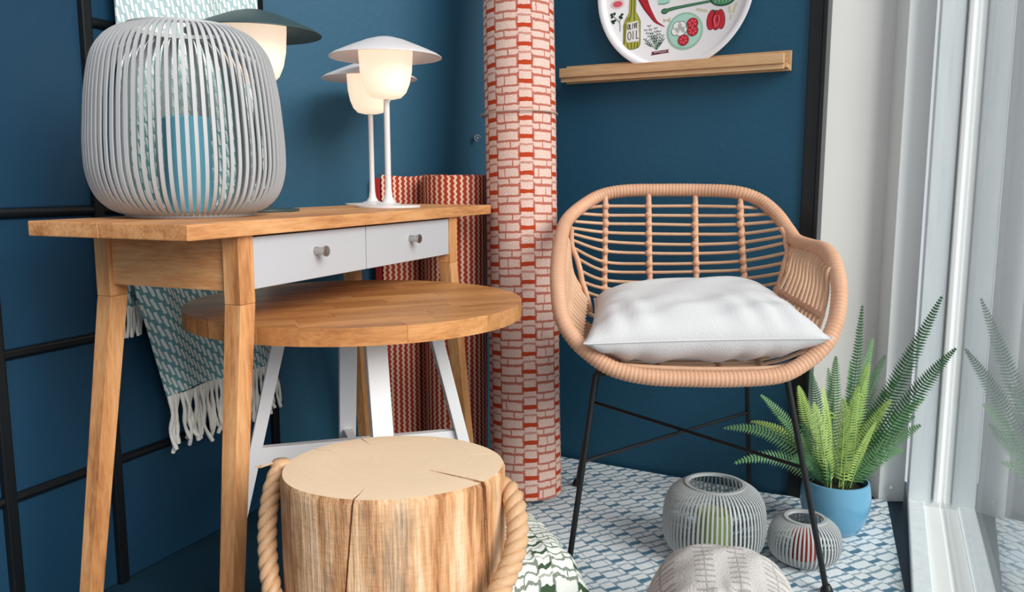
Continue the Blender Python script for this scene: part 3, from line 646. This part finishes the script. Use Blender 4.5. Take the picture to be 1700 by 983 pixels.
rope([(.138, .02, .365), (.152, -.005, .388), (.165, -.04, .372), (.166, -.075, .342), (.152, -.105, .31), (.125, -.14, .27), (.092, -.165, .235), (.06, -.175, .215), (.03, -.18, .21)], .0145)

# ================================================================= WOOL THROW
def throw_pt(u, z, layer=0):
    # edges on the partition: k along it as a function of height
    if z > .6: k0 = .022
    else: k0 = .024 + (.6-z)*.24
    if z < .72 and z > .4: pass
    k1 = .415 if z > .62 else .415+(.62-z)*.10
    k = k0+(k1-k0)*u
    o = .036 + .007*math.sin(u*9+1.3+z*2) + .004*math.sin(u*21+z*7) + (.016*math.exp(-((u-.14)/.09)**2)*(1 if z < .7 else .3))
    p = LP(k, o); return Vector((p.x, p.y, z))
th = thing('wool_throw', 'teal and white woven wool throw with fringe hanging on the left partition', 'throw', (*LP(.25, .03), 0))
o0 = Vector((*LP(.25, .03), 0))
b = B(); zt, zb = 1.56, .362
for s in (0, 1):
    b.grid(50, 90, lambda u, v: throw_pt(u, zt+(zb+.006*math.sin(u*7)-zt)*v) + Vector((*Nl, 0))*(-.004*s) - o0, lambda u, v: (u*.43, (zt+(zb-zt)*v)))
k = 91; n = 51*91
edge = [i*k for i in range(51)] + [50*k+j for j in range(1, k)] + [i*k+90 for i in range(49, -1, -1)] + [j for j in range(89, 0, -1)]
b.f += [(edge[i], edge[(i+1) % len(edge)], edge[(i+1) % len(edge)]+n, edge[i]+n) for i in range(len(edge))]
b.obj('cloth', m_throw, th, smooth=60)
rr = random.Random(11)
for i in range(46):
    u = (i+.5)/46; p = throw_pt(u, .364)-o0; l = .115+rr.uniform(-.015, .015); sw = Vector((D.x, D.y, 0))*rr.uniform(-.02, .02); fo = Vector((*Nl, 0))*rr.uniform(-.012, .012)
    pts = catmull([p, p+sw*.3+fo*.6+Vector((0, 0, -l*.35)), p+sw*.5-fo*.3+Vector((0, 0, -l*.7)), p+sw*1.1+fo+Vector((0, 0, -l))], 4)
    b = B(); b.tube(pts, [.0041+.0008*math.sin(q*1.3) for q in range(len(pts))], 7); b.obj('tassel', m_wool, th, smooth=60)
b = B(); pz = lambda u, v: Vector((*LP(.008+.052*u, .018+.005*math.sin(u*6)), .64+(.555-.64)*v)) - o0
for s in (0, 1): b.grid(8, 6, lambda u, v: pz(u, v)+Vector((*Nl, 0))*(-.003*s), lambda u, v: (u*.06, .7-v*.1))
b.f += [(j, j+1, 63+j+1, 63+j) for j in range(6)] + [(56+j, 56+j+1, 63+56+j+1, 63+56+j) for j in range(6)] + [(i*7, (i+1)*7, 63+(i+1)*7, 63+i*7) for i in range(8)] + [(i*7+6, (i+1)*7+6, 63+(i+1)*7+6, 63+i*7+6) for i in range(8)]
b.obj('back_layer', m_throw, th, smooth=60)
for i in range(8):
    p = pz((i+.5)/8, 1); b = B(); b.tube(catmull([p, p+Vector((rr.uniform(-.003, .003), 0, -.03)), p+Vector((rr.uniform(-.006, .006), 0, -.06))], 3), .0032, 6); b.obj('tassel', m_wool, th, smooth=60)

# ================================================================= RATTAN CHAIR
CH = Vector((.375, 1.79, 0))
ch = thing('rattan_armchair', 'rattan tub armchair with thin black metal legs against the teal wall', 'chair', CH)
sub = lambda l: [Vector(p)-CH for p in l]
P = resample(catmull(sub(RIM), 14, closed=True), .002, closed=True)
P = P[:len(P)//4*4]
rs = []
for i in range(len(P)):
    c = (i % 4); rs.append(.0148 + (0, .0009, .0013, .0009)[c])
b = B(); b.tube(P, rs, 14, closed=True); rim = b.obj('wrapped_rim', m_rat, ch, smooth=80)
for c in CANES:
    q = sub(c); b = B(); Q = resample(catmull(q, 10), .006); b.tube(Q, [.0064+.0005*(i % 2) for i in range(len(Q))], 9); cn = b.obj('back_cane', m_rat, ch, smooth=70)
for ci_, c in enumerate(CANES):
    for r in ROWS:
        p = Vector(r[ci_+1])-CH; b = B(); b.lathe([(0, -.009), (.0072, -.007), (.0092, 0), (.0072, .007), (0, .009)], 9, tuple(p)); b.obj('cane_tie', m_rat, ch, smooth=60)
for r in ROWS:
    b = B(); b.tube(catmull(sub(r), 6), .0040, 7); b.obj('back_rod', m_rod, ch, smooth=60)
def torim(r):
    q = sub(r); n_ = min(P, key=lambda p: (p-q[0]).length); return [n_]+q[:]
for r in ARMR:
    b = B(); b.tube(catmull(torim(r), 5), .0044, 7); b.obj('arm_rod', m_rod, ch, smooth=60)
for r in ARML:
    b = B(); b.tube(catmull(torim(r), 5), .0060, 7); b.obj('arm_rod', m_rod, ch, smooth=60)
braid = [Vector(r[2])-CH for r in ARMR]; b = B(); b.tube(resample(catmull(braid, 6), .005), [.006+.002*(i % 3 == 1) for i in range(len(resample(catmull(braid, 6), .005)))], 8); b.obj('arm_braid', m_rat, ch, smooth=70)
for e_ in (0, -1):
    q = [Vector(ROWS[j][e_])-CH for j in range(3, 11)]; q = q+[q[-1]+Vector((.012*(1 if e_ == 0 else -1), -.004, -.045))]
    b = B(); Q = resample(catmull(q, 6), .006); b.tube(Q, [.0058+.0005*(i % 2) for i in range(len(Q))], 9); b.obj('arm_edge_cane', m_rat, ch, smooth=70)
# seat: inner ring and rods just above the rim's lower front
ringp = [(.135, 1.60, .470), (.145, 1.85, .525), (.20, 1.93, .480), (.33, 1.915, .472), (.43, 1.89, .472), (.53, 1.85, .485), (.588, 1.80, .515), (.592, 1.60, .480), (.545, 1.548, .457), (.50, 1.532, .448), (.36, 1.537, .444), (.22, 1.545, .449), (.165, 1.56, .457)]
b = B(); b.tube(catmull(sub(ringp), 8, closed=True), .0055, 8, closed=True); b.obj('seat_ring', m_rod, ch, smooth=60)
for i in range(11):
    yy = 1.565+.031*i; s = i/10; b = B()
    b.tube(catmull(sub([(.15-.01*math.sin(s*3), yy, .462+.03*s), (.22, yy, .441+.012*s), (.37, yy, .438), (.50, yy, .441+.012*s), (.585, yy, .468+.03*s)]), 5), .0042, 6); b.obj('seat_rod', m_rod, ch, smooth=60)
# metal legs
def legline(a, f, ztop):
    a, f = Vector(a), Vector(f); tt = (ztop-f.z)/(a.z-f.z); return f+(a-f)*tt, f
legs = {}
for nme, (a, f), zt_ in (('FL', LEG_FL, .425), ('FR', LEG_FR, .425), ('BL', LEG_BL, .43), ('BR', LEG_BR, .43)):
    top, foot = legline(a, f, zt_); foot.z = .0112; legs[nme] = (top, foot)
    b = B(); b.tube([foot-CH, top-CH], .0058, 12); lg = b.obj('leg', m_metal_black, ch, smooth=50)
    b = B(); b.lathe([(0, -.0005), (.0115, -.0005), (.0125, .004), (.009, .011), (.006, .016), (0, .016)], 20, tuple(foot-CH)); b.obj('foot_cap', m_metal_black, lg, smooth=40)
fr_ = [legs[k][0]-CH for k in ('FL', 'FR', 'BR', 'BL')]
b = B(); b.tube(fr_, .0055, 10, closed=True); b.obj('seat_frame', m_metal_black, ch, smooth=50)
def onleg(k, z): t_, f = legs[k]; return f+(t_-f)*((z-f.z)/(t_.z-f.z)) - CH
b = B(); b.tube([onleg('FL', .252), onleg('BR', .247)], .004, 9); b.obj('cross_brace', m_metal_black, ch, smooth=50)
b = B(); b.tube([onleg('BL', .262)+Vector((0, 0, .008)), onleg('FR', .243)+Vector((0, 0, .008))], .004, 9); b.obj('cross_brace', m_metal_black, ch, smooth=50)

# ---- cushion on the seat
def pillow(name, label, corners, mat, hT, hB, pinch=.07, seed=0, n=46, loc=None, crease=.004, uvs=.46, power=.62, parent_group=None, cat='cushion'):
    c = [Vector(p) for p in corners]; nrm = (c[1]-c[0]).cross(c[3]-c[0]).normalized(); ctr = sum(c, Vector())/4
    rr = random.Random(seed); ph = [rr.uniform(0, 6.28) for _ in range(8)]
    t = thing(name, label, cat, ctr)
    def fn(side):
        def f(u, v):
            a, e = 2*u-1, 2*v-1
            a2 = a*(1-pinch*(1-e*e)*abs(a)**2); e2 = e*(1-pinch*(1-a*a)*abs(e)**2)
            uu, vv = (a2+1)/2, (e2+1)/2
            p = (c[0]*(1-uu)+c[1]*uu)*(1-vv)+(c[3]*(1-uu)+c[2]*uu)*vv
            m = max(0, (1-a**4)*(1-e**4)); h = m**power*(hT if side > 0 else hB)
            ed = (1-m)
            wr = crease*(math.sin(a*19+e*5+ph[0]+2*math.sin(a*5+ph[3]))*math.exp(-((e+.75)/.35)**2)+math.sin(e*15+a*3+ph[1])*math.exp(-((abs(a)-.85)/.25)**2)+.5*math.sin(a*9-e*11+ph[2]+2*math.sin(e*4))*m)*m**.35
            return p + nrm*(side*h + wr) - ctr
        return f
    b = B(); b.grid(n, n, fn(1), lambda u, v: (u*uvs, v*uvs)); o1 = len(b.v); b.grid(n, n, fn(-1), lambda u, v: (u*uvs+.3, v*uvs))
    b.obj('cover', mat, t, smooth=75, merge=.0006)
    seam = [fn(1)(i/n, 0) for i in range(n)]+[fn(1)(1, i/n) for i in range(n)]+[fn(1)(1-i/n, 1) for i in range(n)]+[fn(1)(0, 1-i/n) for i in range(n)]
    b = B(); b.tube(seam, .0013, 6, closed=True); b.obj('seam_piping', mat, t, smooth=70)
    return t
pc = [Vector(p) for p in PILLOW]
pillow('seat_cushion', 'white linen cushion lying on the rattan chair seat', pc, m_linen, .060, .066, pinch=.05, seed=3, crease=.0042)
# floor cushions in front
pillow('floor_cushion', 'grey ribbed cushion propped up in the foreground before the lanterns', [(.240, 1.20, .062), (.430, 1.165, .062), (.445, 1.315, .127), (.257, 1.35, .127)], m_gray, .118, .060, pinch=-.32, seed=5, uvs=.24, power=.72)
pillow('floor_cushion', 'white and green patterned cushion lying on the rug beside the log stump', [(-.055, 1.235, .075), (.145, 1.36, .07), (.045, 1.60, .09), (-.155, 1.475, .095)], m_gcush, .09, .06, pinch=.1, seed=9, uvs=.3)

# ================================================================= FERN
pf = thing('potted_fern', 'green sword fern in a glazed blue pot beside the window', 'plant', (.737, 1.80, .0105))
b = B(); b.lathe([(0, 0), (.050, 0), (.0565, .006), (.068, .03), (.0755, .06), (.076, .085), (.0725, .108), (.0705, .1165), (.067, .118), (.0655, .112), (.068, .09), (.066, .075), (0, .075)], 64); b.obj('pot', m_pot, pf, smooth=50)
b = B(); b.lathe([(0, .104), (.03, .105), (.055, .101), (.0665, .099), (.0665, .09), (0, .09)], 40); b.obj('soil', m_soil, pf, smooth=60)
PB = Vector((.737, 1.80, .0105)); rr = random.Random(21)
def frond(tip, start, width, mat, arch, npair, droop=0, name='frond'):
    a, c = start, tip-PB; L = (c-a).length; up = Vector((0, 0, 1)); mid = (a+c)/2+up*arch*L + Vector((rr.uniform(-.1, .1), rr.uniform(-.1, .1), 0))*L*.3
    b = B(); pts = []
    for i in range(npair*2+1):
        t = i/(npair*2); pts.append(a*(1-t)**2+mid*2*t*(1-t)+c*t*t)
    m = len(pts); b.tube(pts, [.0016*(1-.75*i/m) for i in range(m)], 5)
    face = Vector((rr.uniform(-.6, .6), -.7+rr.uniform(-.2, .2), .6)).normalized()
    for i in range(3, m-1):
        if i % 1: continue
        t = i/(m-1); d = (pts[i+1]-pts[i-1]).normalized(); s = d.cross(face).normalized(); nn = s.cross(d).normalized()
        ln = width*min(1, t*4+.25)*(1-t**1.7)**.85+.0025
        wv = min(L/(m-1)*.74, .0066)
        for sg in (-1, 1):
            dr = (s*sg+d*.28+nn*(-.18-droop)).normalized(); o = pts[i]; k = rr.uniform(.92, 1.06)
            b.add([o-d*wv*.30, o+dr*ln*.45*k-d*wv*.5+nn*.001, o+dr*ln*k+d*ln*.06, o+dr*ln*.45*k+d*wv*.46+nn*.001, o+d*wv*.35], [(0, 1, 3, 4), (1, 2, 3)])
    return b.obj(name, mat, pf, smooth=20)
spec = {0: (0, .02), 1: (0, .03), 2: (0, .03), 3: (1, .024), 4: (1, .022), 5: (1, .026), 6: (1, .024), 7: (1, .022), 8: (2, .026), 10: (2, .024), 16: (1, .024), 20: (2, .024), 18: (2, .02), 27: (2, .026), 26: (2, .026)}
for i, tp in enumerate(TIPS):
    mi, wd_ = spec.get(i, (rr.choice((0, 0, 1, 1, 2)), rr.uniform(.02, .027))); tp = Vector(tp)
    an = math.atan2(tp.y-1.8, tp.x-.737)+rr.uniform(-.5, .5); r0 = rr.uniform(.008, .035)
    L = (tp-PB).length; low = tp.z < .25
    frond(tp, Vector((r0*math.cos(an), r0*math.sin(an), .102)), wd_*1.12, m_leaf[mi], .34 if low else (.16 if tp.z < .45 else .06), max(12, int(L/.018)))
# curled young fiddleheads
for q in ((.01, -.02, .23), (.035, -.01, .30), (-.03, -.02, .26)):
    e = Vector(q); P = catmull([(q[0]*.5, q[1]*.5, .1), (q[0]*.9, q[1], q[2]*.6), e] + [e+Vector((.011*math.sin(a)*(1-a/9), 0, .011-.011*math.cos(a)*(1-a/9))) for a in (1, 2, 3, 4, 5)], 4)
    b = B(); b.tube(P, .0019, 6); b.obj('fiddlehead', m_leaf[2], pf, smooth=60)

# ================================================================= WALL SHELF AND TRAY
we = (Vector(E1)-Vector(C2)).normalized(); wn = Vector((we.y, -we.x)); ang = math.atan2(we.y, we.x)
s0 = Vector((.154, 2.316)); sl = (Vector((.669, 2.030))-s0).length
sh = thing('picture_shelf', 'narrow pale oak picture ledge mounted on the teal wall', 'shelf', (s0.x+wn.x*.001, s0.y+wn.y*.001, 1.06), (0, 0, ang))
# local: x along wall, -y towards the room
b = B(); b.box(0, sl, -.012, -.001, 0, .047); b.obj('back_board', m_shelf, sh, bevel=.001)
b = B(); b.box(.002, sl-.003, -.046, -.0122, .004, .014); b.obj('ledge_board', m_shelf, sh, bevel=.001)
b = B(); b.box(.000, sl-.008, -.058, -.0462, .012, .036); b.box(.002, sl-.008, -.052, -.0462, .000, .012); b.obj('front_lip', m_shelf, sh, bevel=.0015)
tc = Vector((.413, 2.172)); tr = Vector((tc.x, tc.y)) + wn*.027
TRR = .203
ty = thing('round_tray', 'round white tray printed with kitchen food drawings leaning on the shelf', 'tray', (tr.x, tr.y, 1.0748), (R(-1.8), 0, ang))
# tray body: lathe about local -y axis, centre at z=TRR
b = B(); lb = B(); lb.lathe([(0, .010), (.182, .010), (.1855, .008), (.189, .001), (.192, -.001), (.200, -.002), (TRR, -.001), (TRR, .002), (.200, .001), (.193, .003), (.190, .010), (.186, .0135), (0, .0135)], 96)
b.add([(x, z, y+TRR) for x, y, z in lb.v], lb.f); b.obj('tray_dish', m_tray, ty, smooth=35)
K = TRR/139; TY = .0100
def tp_(px, py): return ((px-1120)/.95*K, (-21-py)*K+TRR)
def crop(cx, cy): return tp_(980+cx*.1706, cy*.1706)
flat = {}
def fcol(name, c): return flat.setdefault(name, plain(name, c, .5))
class Print:
    def __init__(s, name): s.root = None; s.name = name; s.layers = []
    def poly(s, pts, mat, lvl): s.layers.append((pts, mat, lvl)); return s
    def build(s):
        mats = []
        for _, m, _ in s.layers:
            if m not in mats: mats.append(m)
        b = B(); idx = []
        for pts, m, lvl in s.layers:
            y1 = TY-.0003-.0003*lvl; n0 = len(b.f)
            b.prism(pts, y1, y1+.00025, lambda x, z, y: (x, y, z)); idx += [mats.index(m)]*(len(b.f)-n0)
        me = bpy.data.meshes.new(s.name); me.from_pydata(b.v, [], b.f)
        for m in mats: me.materials.append(m)
        me.polygons.foreach_set('material_index', idx)
        return link(s.name, me, ty)
def ell(cx, cy, rx, ry, n=28, rot=0):
    return [crop(cx+rx*math.cos(a)*math.cos(rot)-ry*math.sin(a)*math.sin(rot), cy+rx*math.cos(a)*math.sin(rot)+ry*math.sin(a)*math.cos(rot)) for a in [2*math.pi*i/n for i in range(n)]]
def cp(pts): return [crop(*p) for p in pts]
def stroke(pts, w0, w1=None, k=5):
    Q = catmull([(p[0], p[1], 0) for p in pts], k) if len(pts) > 2 else [Vector((*p, 0)) for p in pts]; w1 = w0 if w1 is None else w1; l, r_ = [], []
    for i, p in enumerate(Q):
        d = (Q[min(len(Q)-1, i+1)]-Q[max(0, i-1)]).normalized(); nn = Vector((-d.y, d.x, 0)); ww = (w0+(w1-w0)*i/(len(Q)-1))/2
        l.append(crop(*(p+nn*ww).xy)); r_.append(crop(*(p-nn*ww).xy))
    return l+r_[::-1]
olive, olived = fcol('olive_print', lin(186, 184, 74)), fcol('dark_olive_print', lin(84, 88, 34)); ink = fcol('ink_print', lin(40, 42, 46)); white_ = fcol('white_print', lin(246, 244, 242))
redp, redd, redl = fcol('red_print', lin(190, 34, 48)), fcol('dark_red_print', lin(122, 24, 38)), fcol('pink_red_print', lin(232, 96, 110)); mint, mintd = fcol('mint_print', lin(176, 220, 204)), fcol('mint_edge_print', lin(160, 196, 176))
gr, grd = fcol('green_print', lin(70, 132, 92)), fcol('dark_green_print', lin(30, 70, 52)); tan, pinkp, maroon = fcol('tan_print', lin(206, 196, 164)), fcol('pale_pink_print', lin(246, 214, 218)), fcol('maroon_print', lin(112, 36, 56))
bt = Print('bottle_print')
body = [(372, -120), (440, -120), (440, 60), (470, 110), (492, 160), (497, 390), (478, 425), (430, 440), (380, 438), (335, 420), (315, 385), (312, 190), (330, 130), (365, 70)]
ctr = (404, 220); bt.poly(cp(body), olived, 0); bt.poly(cp([(ctr[0]+(x-ctr[0])*.93, ctr[1]+(y-ctr[1])*.975) for x, y in body]), olive, 1)
for pts in ([(392, -110), (392, 60), (375, 150)], [(422, -110), (424, 70), (430, 150)], [(345, 150), (372, 110)], [(360, 370), (372, 425)], [(400, 370), (404, 432)], [(440, 370), (434, 428)], [(470, 370), (462, 420)], [(334, 170), (330, 380)]):
    bt.poly(stroke(pts, 8), olived, 2)
bt.poly(cp([(354, 170), (462, 152), (470, 175), (484, 340), (478, 362), (360, 366), (344, 330)]), white_, 3)
def letter(x, y, w_, h, ch_):
    G = {'O': [[(.5, 0), (.1, .3), (.1, .7), (.5, 1), (.9, .7), (.9, .3), (.52, 0)]], 'L': [[(.2, 0), (.2, 1)], [(.2, .97), (.9, .97)]], 'I': [[(.5, 0), (.5, 1)]], 'V': [[(.1, 0), (.5, 1)], [(.5, 1), (.9, 0)]], 'E': [[(.2, 0), (.2, 1)], [(.2, .04), (.85, .04)], [(.2, .5), (.75, .5)], [(.2, .96), (.85, .96)]]}
    for s_ in G[ch_]: bt.poly(stroke([(x+px_*w_, y+py_*h - (x-354)*.10) for px_, py_ in s_], 7), ink, 4)
for i, c_ in enumerate('OLIVE'): letter(358+i*22, 182, 20, 52, c_)
for i, c_ in enumerate('OIL'): letter(362+i*38+(8 if i == 2 else 0), 258, 38, 84, c_)
bt.build()
pr_ = Print('chili_print'); pr_.poly(stroke([(500, -80), (540, 10), (590, 95), (650, 180), (740, 238)], 96, 4), redd, 0); pr_.poly(stroke([(503, -80), (545, 10), (597, 95), (655, 180), (728, 232)], 74, 3), redp, 1); pr_.build()
pr_ = Print('spoon_print'); pr_.poly(stroke([(712, 92), (790, 72), (900, 58), (1190, 32)], 40, 24), grd, 0); pr_.poly(stroke([(712, 92), (790, 72), (900, 58), (1190, 32)], 28, 15), gr, 1)
pr_.poly(ell(735, 85, 36, 28), grd, 0); pr_.poly(ell(735, 85, 27, 20), gr, 2); pr_.poly(ell(1295, 10, 122, 82), grd, 1); pr_.poly(ell(1295, 8, 108, 70), gr, 2)
for i in range(5): pr_.poly(stroke([(1220+i*34, -40), (1236+i*34, 10), (1222+i*34, 58)], 6), mintd, 3)
pr_.build()
pr_ = Print('plate_print'); pr_.poly(ell(940, 300, 180, 185, 48), mintd, 0); pr_.poly(ell(940, 300, 158, 163, 48), mint, 1)
for x, y, r_ in ((870, 250, 44), (910, 245, 40), (850, 295, 38), (900, 300, 44), (932, 285, 30)): pr_.poly(ell(x, y, r_+5, r_+5), ink, 2)
for x, y, r_ in ((870, 250, 44), (910, 245, 40), (850, 295, 38), (900, 300, 44), (932, 285, 30)): pr_.poly(ell(x, y, r_, r_), white_, 3)
for x, y, r_ in ((1015, 232, 56), (1020, 302, 54), (932, 388, 55)):
    pr_.poly(ell(x, y, r_, r_), redd, 4); pr_.poly(ell(x, y, r_*.93, r_*.93), redp, 5)
    for i in range(6):
        a = i*1.047+.3; pr_.poly(ell(x+r_*.5*math.cos(a), y+r_*.5*math.sin(a), r_*.24, r_*.15, 10, a), redl, 6)
pr_.build()
pr_ = Print('pepper_print')
for x, rx in ((1195, 46), (1240, 48), (1284, 42)): pr_.poly(ell(x, 220+abs(x-1240)*-.1, rx, 98, 26, (1240-x)*.002), redd, 0)
for x, rx in ((1195, 40), (1240, 42), (1284, 36)): pr_.poly(ell(x, 218, rx, 90, 26, (1240-x)*.002), redp, 1)
pr_.poly(stroke([(1232, 175), (1222, 220), (1240, 285)], 14), redl, 2); pr_.poly(stroke([(1262, 170), (1270, 220), (1256, 285)], 12), redl, 2); pr_.poly(stroke([(1235, 150), (1224, 132), (1205, 120)], 14, 8), grd, 3); pr_.build()
pr_ = Print('herb_print')
for x, y in ((580, 210), (545, 250), (540, 345), (560, 390), (610, 290), (650, 240), (690, 275), (725, 320), (730, 360), (700, 400), (640, 330)):
    pr_.poly(stroke([(665, 462), ((x+665)/2+8, (y+462)/2), (x, y)], 3.5, 2), gr, 0)
    for q in (.04, .2, .36, .52):
        cx_, cy_ = x+(665-x)*q, y+(462-y)*q
        for sg in (-1, 1): pr_.poly(ell(cx_+sg*11, cy_-5, 4, 10, 8, sg*.7), grd if (x+sg) % 2 else gr, 1)
pr_.build()
pr_ = Print('ribbon_print'); pr_.poly(cp([(605, 515), (622, 495), (612, 480), (795, 466), (780, 482), (795, 498)]), maroon, 0); pr_.poly(stroke([(640, 492), (680, 486), (720, 490), (766, 482)], 5), white_, 1); pr_.build()
pr_ = Print('parsley_print'); pr_.poly(stroke([(278, 245), (272, 160), (230, 110), (195, 75)], 6), grd, 0); pr_.poly(stroke([(272, 150), (285, 100)], 5), grd, 0)
for x, y in ((185, 65), (215, 60), (190, 90), (195, 135), (220, 130), (275, 98), (295, 75), (290, 105), (205, 150)): pr_.poly(ell(x, y, 17, 13, 9, x), grd, 1)
pr_.build()
for q_ in (cp([(722, 158), (756, 172), (795, 150), (792, 200), (756, 182), (726, 198)]), stroke([(1045, 95), (1155, 125)], 24), stroke([(1358, 95), (1366, 165)], 22), stroke([(1425, 70), (1395, 165)], 22), stroke([(1380, 180), (1370, 225)], 20)):
    Print('pasta_print').poly(q_, tan, 0).build()
pr_ = Print('onion_print'); pr_.poly(ell(245, -35, 75, 48), pinkp, 0); pr_.poly(ell(245, -35, 50, 30), redl, 1); pr_.build()
pr_ = Print('bowl_print'); pr_.poly(cp([(655, -60), (800, -60), (780, 0), (735, 14), (668, 10)]), mint, 0); pr_.poly(stroke([(668, 8), (735, 12), (780, -2)], 7), gr, 1); pr_.build()

# ================================================================= SMALL METAL BITS
hk = Vector((-.104, 2.331)); pn = Vector((.564, -.826))
b = B(); Q = [hk+pn*o for o in (-.004, .016)]
b.tube([(Q[0].x, Q[0].y, .917), (Q[1].x, Q[1].y, .917)], .003, 8); b.tube([(Q[1].x+.008*math.cos(a), Q[1].y, .917+.008*math.sin(a)) for a in [i*.5 for i in range(11)]], .0018, 6)
tag(b.obj('wall_hook', m_steel, smooth=50), 'small steel screw hook in the teal wall beside the tall rolled rug', 'hook')
for p, lb_ in (((.95, 1.985, .045), 'small white nail in the grey window jamb just above the floor'), ):
    b = B(); b.tube([(p[0]-.002, 1.987, p[2]), (p[0]-.006, 1.971, p[2]-.002)], .0014, 6); b.tube([(p[0]-.006, 1.971, p[2]-.002), (p[0]-.0062, 1.969, p[2]-.002)], .0034, 10); tag(b.obj('nail', m_frame, smooth=50), lb_, 'nail')
